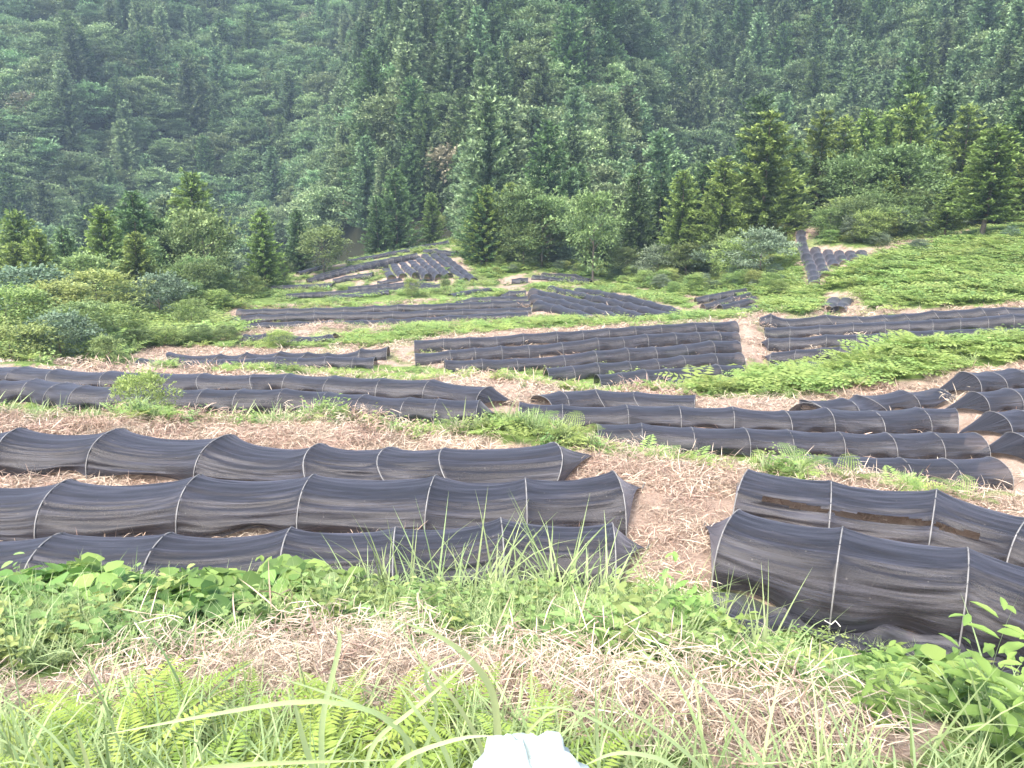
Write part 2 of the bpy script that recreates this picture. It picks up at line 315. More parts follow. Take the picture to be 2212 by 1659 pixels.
# weedy look between the rows on the knoll
gm = zones(gx, gy, gz).astype(float)
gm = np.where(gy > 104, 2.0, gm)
_px, _py = proj(np.stack([gx, gy, gz], -1))
kn = (gy > 64) & (gy < 102)
gm = np.where(kn, np.maximum(gm, (fbm(gx*.35, gy*.35, 77) > .5)*.8), gm)
gm = np.where((gy > 24) & (gy < 64), np.maximum(gm, (fbm(gx*.5, gy*.5, 79) > .60)*.6), gm)

# ------------------------------------------------------------------ materials
def newmat(name):
    m = bpy.data.materials.new(name); m.use_nodes = True; m.node_tree.nodes.clear()
    return m, m.node_tree.nodes, m.node_tree.links
def N(ns, t, **k):
    n = ns.new(t)
    for a, b in k.items(): setattr(n, a, b)
    return n
def ramp(ns, ls, fac, stops):
    r = ns.new("ShaderNodeValToRGB"); e = r.color_ramp.elements
    while len(e) < len(stops): e.new(.5)
    for i, (p, c) in enumerate(stops): e[i].position = p; e[i].color = (*c, 1)
    ls.new(fac, r.inputs[0]); return r.outputs[0]
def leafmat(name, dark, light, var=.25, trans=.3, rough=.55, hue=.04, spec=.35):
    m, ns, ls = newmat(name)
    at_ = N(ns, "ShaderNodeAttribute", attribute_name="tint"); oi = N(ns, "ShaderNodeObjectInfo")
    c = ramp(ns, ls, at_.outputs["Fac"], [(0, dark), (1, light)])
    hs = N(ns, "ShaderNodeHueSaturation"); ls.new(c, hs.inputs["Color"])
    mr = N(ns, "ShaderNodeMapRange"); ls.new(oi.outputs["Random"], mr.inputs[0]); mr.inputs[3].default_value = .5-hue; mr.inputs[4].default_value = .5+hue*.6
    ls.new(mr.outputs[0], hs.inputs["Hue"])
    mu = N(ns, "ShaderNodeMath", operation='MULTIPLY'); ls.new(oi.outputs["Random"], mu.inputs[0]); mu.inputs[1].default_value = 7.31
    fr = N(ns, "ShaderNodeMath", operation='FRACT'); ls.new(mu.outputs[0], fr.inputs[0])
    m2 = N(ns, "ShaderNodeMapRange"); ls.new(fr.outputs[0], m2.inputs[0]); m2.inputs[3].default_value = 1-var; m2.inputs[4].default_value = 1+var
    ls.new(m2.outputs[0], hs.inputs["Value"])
    b = N(ns, "ShaderNodeBsdfPrincipled"); b.inputs["Roughness"].default_value = rough; b.inputs["Specular IOR Level"].default_value = spec
    ls.new(hs.outputs[0], b.inputs["Base Color"])
    tr = N(ns, "ShaderNodeBsdfTranslucent"); ls.new(hs.outputs[0], tr.inputs[0])
    mx = N(ns, "ShaderNodeMixShader"); mx.inputs[0].default_value = trans
    ls.new(b.outputs[0], mx.inputs[1]); ls.new(tr.outputs[0], mx.inputs[2])
    o = N(ns, "ShaderNodeOutputMaterial"); ls.new(mx.outputs[0], o.inputs[0])
    return m
M = {}
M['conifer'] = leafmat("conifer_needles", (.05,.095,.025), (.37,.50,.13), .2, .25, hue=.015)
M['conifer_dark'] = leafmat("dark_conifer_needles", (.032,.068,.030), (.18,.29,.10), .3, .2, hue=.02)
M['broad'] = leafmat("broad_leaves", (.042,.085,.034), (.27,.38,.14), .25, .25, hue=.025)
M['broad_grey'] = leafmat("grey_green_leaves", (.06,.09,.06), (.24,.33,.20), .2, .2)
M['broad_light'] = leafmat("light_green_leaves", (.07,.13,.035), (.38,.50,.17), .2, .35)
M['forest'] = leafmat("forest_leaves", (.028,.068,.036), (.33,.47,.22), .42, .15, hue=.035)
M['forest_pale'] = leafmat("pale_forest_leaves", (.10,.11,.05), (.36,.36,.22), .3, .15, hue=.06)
M['weed'] = leafmat("weed_leaves", (.07,.14,.035), (.33,.45,.15), .25, .35, hue=.04)
M['fern'] = leafmat("fern_fronds", (.11,.20,.04), (.42,.55,.17), .2, .4, hue=.025)
M['fern_yellow'] = leafmat("yellow_fern_fronds", (.15,.25,.04), (.42,.55,.13), .15, .4, hue=.02)
M['grass'] = leafmat("grass_blades", (.12,.20,.06), (.44,.54,.26), .2, .35, hue=.02)
M['vine'] = leafmat("vine_leaves", (.07,.15,.035), (.28,.43,.11), .2, .35, rough=.45, hue=.02)
M['straw'] = leafmat("straw", (.18,.125,.085), (.64,.54,.41), .18, .1, rough=.7, hue=.012)
M['straw_red'] = leafmat("reddish_straw", (.17,.11,.08), (.54,.40,.30), .2, .1, rough=.7, hue=.012)
def plain(name, col, rough=.7, scale=20., amt=.35):
    m, ns, ls = newmat(name)
    tc = N(ns, "ShaderNodeTexCoord"); nz = N(ns, "ShaderNodeTexNoise"); nz.inputs["Scale"].default_value = scale; nz.inputs["Detail"].default_value = 5
    ls.new(tc.outputs["Object"], nz.inputs[0])
    c = ramp(ns, ls, nz.outputs[0], [(.3, tuple(v*(1-amt) for v in col)), (.7, tuple(min(1, v*(1+amt)) for v in col))])
    b = N(ns, "ShaderNodeBsdfPrincipled"); ls.new(c, b.inputs[0]); b.inputs["Roughness"].default_value = rough
    o = N(ns, "ShaderNodeOutputMaterial"); ls.new(b.outputs[0], o.inputs[0]); return m
M['bark'] = plain("bark", (.16,.13,.10), .9, 6)
M['bamboo'] = plain("bamboo", (.20,.195,.185), .75, 8, .3)
M['stone'] = plain("pale_stone", (.5,.47,.42), .8, 30, .2)
M['bag'] = plain("white_plastic", (.42,.49,.46), .5, 6, .06)
M['string'] = plain("white_string", (.8,.78,.72), .7, 20, .05)
# ground
m, ns, ls = newmat("ground_soil_straw"); M['ground'] = m
tc = N(ns, "ShaderNodeTexCoord"); ga = N(ns, "ShaderNodeAttribute", attribute_name="green")
def nz(scale, det=6, rough=.6, vec=None):
    n = N(ns, "ShaderNodeTexNoise"); n.inputs["Scale"].default_value = scale; n.inputs["Detail"].default_value = det; n.inputs["Roughness"].default_value = rough
    ls.new(vec or tc.outputs["Object"], n.inputs[0]); return n.outputs[0]
mp = N(ns, "ShaderNodeMapping"); ls.new(tc.outputs["Object"], mp.inputs[0]); mp.inputs["Scale"].default_value = (1, 3.5, 1); mp.inputs["Rotation"].default_value = (0, 0, .3)
n1 = nz(26, 8, .7, mp.outputs[0]); n2 = nz(.8, 5, .6); n3 = nz(3, 10, .75)
straw = ramp(ns, ls, n1, [(.32, (.13,.09,.065)), (.5, (.36,.27,.21)), (.68, (.62,.50,.40))])
tan = ramp(ns, ls, n3, [(.38, (.11,.075,.05)), (.5, (.29,.205,.15)), (.64, (.52,.41,.32))])
mx1 = N(ns, "ShaderNodeMix", data_type='RGBA'); rr = N(ns, "ShaderNodeMapRange"); ls.new(n2, rr.inputs[0]); rr.inputs[1].default_value = .4; rr.inputs[2].default_value = .65; rr.inputs[4].default_value = .65
ls.new(rr.outputs[0], mx1.inputs[0]); ls.new(straw, mx1.inputs[6]); ls.new(tan, mx1.inputs[7])
grn = ramp(ns, ls, n3, [(.35, (.05,.085,.02)), (.65, (.22,.30,.09))])
mx2 = N(ns, "ShaderNodeMix", data_type='RGBA'); ls.new(ga.outputs["Fac"], mx2.inputs[0]); ls.new(mx1.outputs[2], mx2.inputs[6]); ls.new(grn, mx2.inputs[7])
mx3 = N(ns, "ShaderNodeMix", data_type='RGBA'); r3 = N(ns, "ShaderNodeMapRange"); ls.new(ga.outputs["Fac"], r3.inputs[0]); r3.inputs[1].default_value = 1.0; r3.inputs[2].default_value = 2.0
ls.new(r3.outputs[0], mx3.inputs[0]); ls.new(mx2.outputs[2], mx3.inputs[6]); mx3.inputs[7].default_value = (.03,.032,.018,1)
b = N(ns, "ShaderNodeBsdfPrincipled"); ls.new(mx3.outputs[2], b.inputs[0]); b.inputs["Roughness"].default_value = .95; b.inputs["Specular IOR Level"].default_value = .1
bp = N(ns, "ShaderNodeBump"); bp.inputs["Strength"].default_value = .8; bp.inputs["Distance"].default_value = .04; ls.new(n1, bp.inputs["Height"]); ls.new(bp.outputs[0], b.inputs["Normal"])
o = N(ns, "ShaderNodeOutputMaterial"); ls.new(b.outputs[0], o.inputs[0])
# shade net
m, ns, ls = newmat("black_shade_net"); M['net'] = m
uv = N(ns, "ShaderNodeUVMap"); uv.uv_map = "net"; oi = N(ns, "ShaderNodeObjectInfo")
ad = N(ns, "ShaderNodeVectorMath", operation='ADD'); ls.new(uv.outputs[0], ad.inputs[0])
cb = N(ns, "ShaderNodeCombineXYZ"); ml = N(ns, "ShaderNodeMath", operation='MULTIPLY'); ls.new(oi.outputs["Random"], ml.inputs[0]); ml.inputs[1].default_value = 50; ls.new(ml.outputs[0], cb.inputs[2]); ls.new(cb.outputs[0], ad.inputs[1])
def nzn(sx, sy, det, rough=.6):
    mp = N(ns, "ShaderNodeMapping"); ls.new(ad.outputs[0], mp.inputs[0]); mp.inputs["Scale"].default_value = (sx, sy, 1)
    n = N(ns, "ShaderNodeTexNoise"); n.inputs["Scale"].default_value = 1; n.inputs["Detail"].default_value = det; n.inputs["Roughness"].default_value = rough
    ls.new(mp.outputs[0], n.inputs[0]); return n.outputs[0]
s1 = nzn(2.2, 46, 6, .7); s2 = nzn(.9, 6, 4); s3 = nzn(5, 160, 3)
s4 = nzn(.8, 11, 4, .6); sm = N(ns, "ShaderNodeMix"); sm.inputs[0].default_value = .45; ls.new(s1, sm.inputs[2]); ls.new(s4, sm.inputs[3])
col = ramp(ns, ls, sm.outputs[0], [(.36, (.004,.0042,.006)), (.5, (.012,.0125,.0175)), (.66, (.046,.047,.062))])
vo = N(ns, "ShaderNodeTexVoronoi"); vo.inputs["Scale"].default_value = 9; vo.inputs["Randomness"].default_value = 1; ls.new(ad.outputs[0], vo.inputs[0])
sp = N(ns, "ShaderNodeMapRange"); ls.new(vo.outputs["Distance"], sp.inputs[0]); sp.inputs[1].default_value = .05; sp.inputs[2].default_value = .10; sp.inputs[3].default_value = .55; sp.inputs[4].default_value = 0
spx = N(ns, "ShaderNodeMath", operation='MULTIPLY'); ls.new(sp.outputs[0], spx.inputs[0]); g5_ = N(ns, "ShaderNodeMapRange"); ls.new(s2 if False else vo.outputs["Color"], g5_.inputs[0]); g5_.inputs[1].default_value = .55; g5_.inputs[2].default_value = .6; ls.new(g5_.outputs[0], spx.inputs[1])
cmx = N(ns, "ShaderNodeMix", data_type='RGBA'); ls.new(spx.outputs[0], cmx.inputs[0]); ls.new(col, cmx.inputs[6]); cmx.inputs[7].default_value = (.14,.13,.11,1)
b = N(ns, "ShaderNodeBsdfPrincipled"); ls.new(cmx.outputs[2], b.inputs[0]); b.inputs["Roughness"].default_value = .55; b.inputs["Specular IOR Level"].default_value = .45
b.inputs["Sheen Weight"].default_value = .22; b.inputs["Sheen Roughness"].default_value = .4; b.inputs["Sheen Tint"].default_value = (.82,.82,1,1)
bp = N(ns, "ShaderNodeBump"); bp.inputs["Strength"].default_value = .6; bp.inputs["Distance"].default_value = .014; ls.new(sm.outputs[0], bp.inputs["Height"]); ls.new(bp.outputs[0], b.inputs["Normal"])
trn = N(ns, "ShaderNodeBsdfTransparent")
lw = N(ns, "ShaderNodeLayerWeight"); lw.inputs[0].default_value = .35
op = N(ns, "ShaderNodeMapRange"); ls.new(s2, op.inputs[0]); op.inputs[1].default_value = .3; op.inputs[2].default_value = .7; op.inputs[3].default_value = .24; op.inputs[4].default_value = .10
inv = N(ns, "ShaderNodeMath", operation='SUBTRACT'); inv.inputs[0].default_value = 1.0; ls.new(lw.outputs["Facing"], inv.inputs[1])
mu = N(ns, "ShaderNodeMath", operation='MULTIPLY'); ls.new(op.outputs[0], mu.inputs[0]); ls.new(inv.outputs[0], mu.inputs[1])
mx = N(ns, "ShaderNodeMixShader"); ls.new(mu.outputs[0], mx.inputs[0]); ls.new(b.outputs[0], mx.inputs[1]); ls.new(trn.outputs[0], mx.inputs[2])
o = N(ns, "ShaderNodeOutputMaterial"); ls.new(mx.outputs[0], o.inputs[0])

# ------------------------------------------------------------------ mesh helpers
def tag(o, label=None, cat=None, group=None, kind=None):
    if label: o['label'] = label
    if cat: o['category'] = cat
    if group: o['group'] = group
    if kind: o['kind'] = kind
    return o
def mesh_from(name, verts, faces, mat, tint=None, smooth=False, uv=None):
    """faces: (F,4) int array (a repeated last index makes a triangle) """
    me = bpy.data.meshes.new(name); verts = np.asarray(verts, np.float32); faces = np.asarray(faces, np.int32)
    k = faces.shape[1]
    me.vertices.add(len(verts)); me.vertices.foreach_set("co", verts.ravel())
    me.loops.add(faces.size); me.loops.foreach_set("vertex_index", faces.ravel())
    me.polygons.add(len(faces)); me.polygons.foreach_set("loop_start", np.arange(0, faces.size, k, dtype=np.int32))
    me.polygons.foreach_set("loop_total", np.full(len(faces), k, np.int32))
    if smooth: me.polygons.foreach_set("use_smooth", np.ones(len(faces), bool))
    me.update(calc_edges=True)
    if tint is not None:
        a = me.attributes.new("tint", 'FLOAT', 'FACE'); a.data.foreach_set("value", np.asarray(tint, np.float32))
    if uv is not None:
        l = me.uv_layers.new(name="net"); l.data.foreach_set("uv", np.asarray(uv, np.float32)[faces.ravel()].ravel())
    if mat: me.materials.append(mat)
    return me
def link(name, me, parent=None, loc=None):
    o = bpy.data.objects.new(name, me); COL.objects.link(o)
    if parent is not None: o.parent = parent
    if loc is not None: o.location = loc
    return o
class Acc:
    def __init__(s): s.v = []; s.f = []; s.t = []; s.n = 0
    def add(s, tv, tf, O, X, Y, Z, tint):
        """template verts (K,3) placed N times in frames X,Y,Z (scaled axes) at O"""
        tv = np.asarray(tv, float); tf = np.asarray(tf, int); n = len(O); K = len(tv)
        V = O[:, None, :] + tv[None, :, 0:1]*X[:, None, :] + tv[None, :, 1:2]*Y[:, None, :] + tv[None, :, 2:3]*Z[:, None, :]
        Fc = tf[None] + (np.arange(n)*K)[:, None, None] + s.n
        s.v.append(V.reshape(-1, 3)); s.f.append(Fc.reshape(-1, 4)); s.t.append(np.repeat(np.clip(tint, 0, 1), len(tf))); s.n += n*K
    def raw(s, v, f, t):
        s.v.append(np.asarray(v, float)); s.f.append(np.asarray(f)+s.n); s.t.append(np.full(len(f), t)); s.n += len(v)
    def mesh(s, name, mat, smooth=False):
        return mesh_from(name, np.concatenate(s.v), np.concatenate(s.f), mat, np.concatenate(s.t), smooth)
def unit(a): return a/np.maximum(np.linalg.norm(a, axis=-1, keepdims=True), 1e-9)
def frames(D, up):
    X = unit(D); Y = unit(np.cross(up, X)); Z = np.cross(X, Y); return X, Y, Z
RH_V = [(0,0,0),(.45,.5,.06),(1,0,0),(.45,-.5,.06)]; RH_F = [(0,3,2,1)]
# a rounded leaf with a fold along the midrib
LF_V = [(0,0,0),(.18,.36,.07),(.5,.5,.1),(.82,.28,.05),(1,0,-.04),(.82,-.28,.05),(.5,-.5,.1),(.18,-.36,.07),(.5,0,0),(.82,0,-.01),(.18,0,0)]
LF_F = [(0,10,1,1),(10,8,2,1),(8,9,3,2),(9,4,3,3),(0,7,10,10),(10,7,6,8),(8,6,5,9),(9,5,4,4)]
def blade_template(bend, seg=5, taper=1.2):
    v = []; f = []
    x = z = 0; a = 0
    for i in range(seg+1):
        t = i/seg; w = .5*(1-t**taper)*(.6+.8*min(1, t*4)) if i < seg else .02
        v += [(x, w, z), (x, -w, z)]
        a += bend/seg; x += math.cos(a)/seg; z -= math.sin(a)/seg
        if i: f.append((2*i-2, 2*i-1, 2*i+1, 2*i))
    return v, f
BL = [blade_template(b) for b in (.3, .8, 1.4, 2.1)]
def randdir(n, r, up=.0):
    d = r.normal(size=(n, 3)); d[:, 2] += up; return unit(d)

# ---- plant meshes
def conifer_mesh(seed, H=9., R=1.9, leaf=.27, step=.13, per=8, whorl=.27, mat='conifer', pw=.8, bare=.1):
    r = np.random.default_rng(seed); a = Acc(); z = H*bare
    th0 = 0
    while z < H*.985:
        rad = R*1.12*(1-z/H)**pw*(.72+.5*r.random())+.16
        nb = max(4, int(5+3*(1-z/H)))
        th0 += 1.1
        for k in range(nb):
            th = th0 + k*2*math.pi/nb + r.normal()*.18; L = rad*(.75+.4*r.random()); zz = z+r.normal()*.08
            m = max(2, int(L/step)); t = (np.arange(m)+.6)/m
            droop = .25*L*(1-z/H)
            c = np.stack([np.cos(th)*L*t, np.sin(th)*L*t, zz + .12*L*t - droop*(t-.0)**1*1.2 + .35*L*t**3*.6], -1)
            n = m*per; C = np.repeat(c, per, 0) + r.normal(size=(n, 3))*.05*np.array([1, 1, .7])
            D = np.stack([np.cos(th)*np.ones(n), np.sin(th)*np.ones(n), np.full(n, .35)], -1) + r.normal(size=(n, 3))*.55
            X, Y, Z = frames(D, randdir(n, r, 1.2))
            l = leaf*(.6+.6*r.random(n))[:, None]; tt = np.repeat(t, per)
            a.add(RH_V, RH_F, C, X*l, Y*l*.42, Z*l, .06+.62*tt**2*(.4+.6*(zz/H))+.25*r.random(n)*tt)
        z += whorl*(.8+.4*r.random())
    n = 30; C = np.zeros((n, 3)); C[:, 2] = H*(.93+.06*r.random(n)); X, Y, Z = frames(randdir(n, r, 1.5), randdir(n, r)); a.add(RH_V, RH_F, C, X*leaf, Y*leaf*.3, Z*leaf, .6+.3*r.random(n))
    return a.mesh("conifer_crown", M[mat])
def tube(path, rad, n=7):
    path = np.asarray(path, float); k = len(path); T = unit(np.gradient(path, axis=0)); ref = np.array([.13, .97, .2])
    A = unit(np.cross(T, ref)); B = np.cross(T, A); th = np.arange(n)*2*math.pi/n
    V = path[:, None, :] + np.asarray(rad)[:, None, None]*(np.cos(th)[None, :, None]*A[:, None, :] + np.sin(th)[None, :, None]*B[:, None, :])
    f = [(i*n+j, i*n+(j+1) % n, (i+1)*n+(j+1) % n, (i+1)*n+j) for i in range(k-1) for j in range(n)]
    return V.reshape(-1, 3), f
def trunk_mesh(seed, H, rad, limbs=0, spread=1.5, lean=.02):
    r = np.random.default_rng(seed+500); a = Acc()
    zs = np.linspace(-.6, H, 9); wob = np.cumsum(r.normal(size=(9, 2))*lean*H*.12, 0); wob[0] = wob[1]*.0
    v, f = tube(np.c_[wob, zs], rad*(1-(np.maximum(zs, 0)/H)**1.1*.9)+.004); a.raw(v, f, .5)
    for i in range(limbs):
        z0 = H*(.3+.6*i/max(1, limbs)); th = r.random()*6.28; L = spread*(.6+.4*r.random()); t = np.linspace(0, 1, 5)
        bx = np.interp(z0, zs, wob[:, 0]); by = np.interp(z0, zs, wob[:, 1])
        v, f = tube(np.c_[bx+np.cos(th)*L*t, by+np.sin(th)*L*t, z0+L*.55*t**.8], rad*.4*(1-.8*t)+.003, 5); a.raw(v, f, .5)
    return a.mesh("trunk", M['bark'], True)
def broad_mesh(seed, H=6., R=2.2, leaf=.22, nc=64, per=95, mat='broad', low=.12, flat=.5, aspect=.36, layer=False):
    r = np.random.default_rng(seed); a = Acc(); n0 = 0
    cz = H*(low+1)/2; rz = H*(1-low)/2
    d = randdir(nc, r, .35); rr = .55+.45*r.random(nc)**.5; lump = .8+.4*r.random(nc)
    cen = np.stack([d[:, 0]*R*rr*lump, d[:, 1]*R*rr*lump, cz+d[:, 2]*rz*rr*.9], -1)
    for i in range(nc):
        cr = (.26+.2*r.random())*R*(.75 if cen[i, 2] > cz+rz*.5 else 1); n = int(per*(.6+.8*r.random()))
        q = randdir(n, r, .5); s = (.55+.45*r.random(n))[:, None]
        fl = flat*(.5 if layer else 1)
        C = cen[i] + q*s*cr*np.array([1.1, 1.1, fl])
        outw = q*np.array([1, 1, .3]) + unit(cen[i]-np.array([0, 0, cz]))*.5
        D = outw + r.normal(size=(n, 3))*.45; D[:, 2] -= .15
        X, Y, Z = frames(D, unit(q*.5+np.array([0, 0, 1.])+r.normal(size=(n, 3))*.35))
        l = leaf*(.6+.7*r.random(n))[:, None]; base = .15+.5*r.random()
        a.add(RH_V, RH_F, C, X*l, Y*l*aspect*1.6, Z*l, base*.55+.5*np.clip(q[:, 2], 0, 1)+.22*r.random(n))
    for i in range(26):      # ragged shoots beyond the crown outline
        th = r.random()*6.28; rr0 = R*(.3+.65*r.random()); b0 = np.array([math.cos(th)*rr0, math.sin(th)*rr0, cz+rz*math.sqrt(max(0, 1-(rr0/R)**2))*.8])
        D0 = unit(np.array([math.cos(th)*.7, math.sin(th)*.7, .9])+r.normal(size=3)*.3); L = R*(.18+.3*r.random()); n = 16; t = r.random(n)[:, None]
        C = b0+D0*L*t; X, Y, Z = frames(D0+r.normal(size=(n, 3))*.7, randdir(n, r, .8)); l = leaf*(.6+.5*r.random(n))[:, None]
        a.add(RH_V, RH_F, C, X*l, Y*l*aspect*1.6, Z*l, .4+.5*r.random(n))
    return a.mesh("leafy_crown", M[mat])
def fern_frond(a, r, base, th, L, W, elev, pairs, sub, tint0):
    """one arching frond with pinnae on both sides"""
    t = np.linspace(0, 1, pairs+1)[1:]; ang = elev - (elev+.35)*t**1.3*.9
    dx = np.cumsum(np.cos(ang))*L/pairs; dz = np.cumsum(np.sin(ang))*L/pairs
    c, s = math.cos(th), math.sin(th)
    P_ = np.stack([c*dx, s*dx, dz], -1)+base; T = unit(np.gradient(P_, axis=0)); side = np.array([-s, c, 0.])
    st, stf = tube(np.vstack([base, P_[::3]]), np.linspace(.006, .002, len(P_[::3])+1)*L, 4); a.raw(st, stf, tint0*.5)
    wid = W*np.sin(np.pi*(t*.86+.1))**.8*(1-t*.35)
    k0 = int(pairs*.22); P_, T, wid, tt = P_[k0:], T[k0:], wid[k0:], t[k0:]
    for sg in (1, -1):
        n = len(P_); D = side*sg*1.0 + T*.45 + r.normal(size=(n, 3))*.06; D[:, 2] -= .12
        X, Y, Z = frames(D, np.cross(T, side)*1.0 + r.normal(size=(n, 3))*.05)
        if not sub:
            a.add(RH_V, RH_F, P_, X*wid[:, None], Y*L/pairs*.75, Z*wid[:, None], tint0+.2*r.random(n)+.15*tt)
        else:
            for q in range(sub):
                u = (q+.5)/sub; O = P_+X*(wid*u)[:, None]; l = (np.full(n, L/pairs*.62)*(1-u*.6))[:, None]
                for s2 in (1, -1):
                    D2 = Y*s2+X*.45; X2 = unit(D2); Y2 = np.cross(Z, X2)
                    a.add(RH_V, RH_F, O, X2*l, Y2*(wid/sub*.75)[:, None], Z*l, tint0+.15*r.random(n)+.15*u)
def fern_mesh(seed, L=.6, nf=8, pairs=14, sub=0, mat='fern', W=None, elev=1.0):
    r = np.random.default_rng(seed); a = Acc()
    for i in range(nf):
        th = i*2*math.pi/nf + r.normal()*.3; l = L*(.7+.5*r.random())
        fern_frond(a, r, np.array([0, 0, 0.]), th, l, (W or l*.32), elev*(.75+.4*r.random()), pairs, sub, .25+.3*r.random())
    return a.mesh("fern", M[mat])
def grass_mesh(seed, L=.5, nb=45, rad=.12, w=.012, mat='grass', up=1.6):
    r = np.random.default_rng(seed); a = Acc()
    per = nb//len(BL)
    for bi, (bv, bf) in enumerate(BL):
        n = per; O = np.c_[r.normal(size=(n, 2))*rad*.5, np.zeros(n)]; D = randdir(n, r)*.7; D[:, 2] = up*(.6+.6*r.random(n))
        D[:, :2] += O[:, :2]/rad*.4
        X, Y, Z = frames(D, np.c_[-D[:, 0], -D[:, 1], np.full(n, 1.)] + r.normal(size=(n, 3))*.2)
        l = (L*(.5+.6*r.random(n)))[:, None]
        a.add(bv, bf, O, X*l, Y*w*2, Z*l, .2+.7*r.random(n))
    return a.mesh("grass_clump", M[mat])
def straw_mesh(seed, n=90, rad=.3, L=.22, w=.005, mat='straw', lift=.25):
    r = np.random.default_rng(seed); a = Acc()
    for bi, (bv, bf) in enumerate([blade_template(b, 3, 3) for b in (.4, 1.1, 1.9)]):
        k = n//3; O = np.c_[r.uniform(-rad, rad, (k, 2)), r.random(k)**2*.06+.005]
        D = randdir(k, r); D[:, 2] = np.abs(D[:, 2])*lift*2+lift*.3
        Zr = np.array([0, 0, 1.])+r.normal(size=(k, 3))*.5
        X, Y, Z = frames(D, Zr); l = (L*(.4+.9*r.random(k)))[:, None]
        a.add(bv, bf, O, X*l, Y*w*2, Z*l, r.random(k)**.8)
    return a.mesh("straw_tuft", M[mat])
def weed_mesh(seed, H=.35, n=70, rad=.2, leaf=.09, mat='weed', asp=.5):
    r = np.random.default_rng(seed); a = Acc()
    ns_ = 7
    for k in range(ns_):
        b0 = r.normal(size=2)*rad*.6; h = H*(.5+.6*r.random()); m = n//ns_; t = (np.arange(m)+.5)/m
        lean = r.normal(size=2)*.25
        C = np.c_[b0[0]+lean[0]*h*t, b0[1]+lean[1]*h*t, h*t*.95+.02]
        th = np.arange(m)*2.4+r.random()*6; D = np.c_[np.cos(th), np.sin(th), .35-.5*r.random(m)]
        X, Y, Z = frames(D, np.array([0, 0, 1.])+r.normal(size=(m, 3))*.25); l = (leaf*(1.25-.6*t)*(.7+.5*r.random(m)))[:, None]
        a.add(LF_V, LF_F, C, X*l, Y*l*asp, Z*l, .15+.5*t+.3*r.random(m))
    return a.mesh("weed", M[mat])
def vine_mesh(seed, rad=.36, n=60, leaf=.145, hgt=.27, mat='vine'):
    """low mound of big rounded leaves in threes, with their stalks"""
    r = np.random.default_rng(seed); a = Acc()
    for i in range(n//3):
        rr = rad*math.sqrt(r.random()); th = r.random()*6.28
        c = np.array([rr*math.cos(th), rr*math.sin(th), hgt*(1-(rr/rad)**2*.7)*(.5+.6*r.random())+.03])
        b_ = c*np.array([.6, .6, 0]); v, f = tube([b_, (b_+c)/2+r.normal(size=3)*.015, c], [.004, .003, .002], 4); a.raw(v, f, .4)
        h0 = r.random()*6.28; tn = r.random()**1.3*.95; nrm = unit(np.array([r.normal()*.4, -.35+r.normal()*.35, 1.]))
        for k, (da, sc) in enumerate(((0, 1.1), (1.9, .9), (-1.9, .9))):
            D = np.array([[math.cos(h0+da), math.sin(h0+da), -.1+r.normal()*.2]]); l = leaf*sc*(.7+.5*r.random())
            X, Y, Z = frames(D, (nrm+r.normal(size=3)*.18)[None])
            a.add(LF_V, LF_F, c[None]+X*.018, X*l, Y*l*.95, Z*l, np.array([tn+r.random()*.2]))
    return a.mesh("vine", M[mat])

# ------------------------------------------------------------------ scatter of uncountable stuff with geometry nodes
def scatter(name, meshes, pts, rot, scl, kind="stuff", label=None):
    src = bpy.data.collections.new(name+"_source")
    for i, me in enumerate(meshes):
        src.objects.link(bpy.data.objects.new(f"{name}_source_{i:02d}", me))
    n = len(pts); me = bpy.data.meshes.new(name); me.vertices.add(n); me.vertices.foreach_set("co", np.asarray(pts, np.float32).ravel())
    a = me.attributes.new("rot", 'FLOAT_VECTOR', 'POINT'); a.data.foreach_set("vector", np.asarray(rot, np.float32).ravel())
    a = me.attributes.new("scl", 'FLOAT', 'POINT'); a.data.foreach_set("value", np.asarray(scl, np.float32))
    a = me.attributes.new("vi", 'INT', 'POINT'); a.data.foreach_set("value", rng.integers(0, len(meshes), n).astype(np.int32))
    ob = link(name, me); tag(ob, label, None, None, kind)
    ng = bpy.data.node_groups.new(name, 'GeometryNodeTree')
    ng.interface.new_socket("Geometry", in_out='INPUT', socket_type='NodeSocketGeometry'); ng.interface.new_socket("Geometry", in_out='OUTPUT', socket_type='NodeSocketGeometry')
    ns, ls = ng.nodes, ng.links
    gi = ns.new("NodeGroupInput"); go = ns.new("NodeGroupOutput"); ip = ns.new("GeometryNodeInstanceOnPoints"); ci = ns.new("GeometryNodeCollectionInfo")
    ci.inputs[0].default_value = src; ci.inputs["Separate Children"].default_value = True; ci.inputs["Reset Children"].default_value = True
    def na(nm, t):
        q = ns.new("GeometryNodeInputNamedAttribute"); q.data_type = t; q.inputs[0].default_value = nm; return q.outputs[0]
    ip.inputs["Pick Instance"].default_value = True
    ls.new(gi.outputs[0], ip.inputs["Points"]); ls.new(ci.outputs[0], ip.inputs["Instance"]); ls.new(na("vi", 'INT'), ip.inputs["Instance Index"])
    ls.new(na("rot", 'FLOAT_VECTOR'), ip.inputs["Rotation"]); ls.new(na("scl", 'FLOAT'), ip.inputs["Scale"]); ls.new(ip.outputs[0], go.inputs[0])
    md = ob.modifiers.new("scatter", 'NODES'); md.node_group = ng
    return ob
def tilt(x, y, k=.7):
    e = .15; dzx = (ground(x+e, y)-ground(x-e, y))/(2*e); dzy = (ground(x, y+e)-ground(x, y-e))/(2*e)
    return np.clip(np.arctan(dzy)*k, -.8, .8), np.clip(-np.arctan(dzx)*k, -.8, .8)
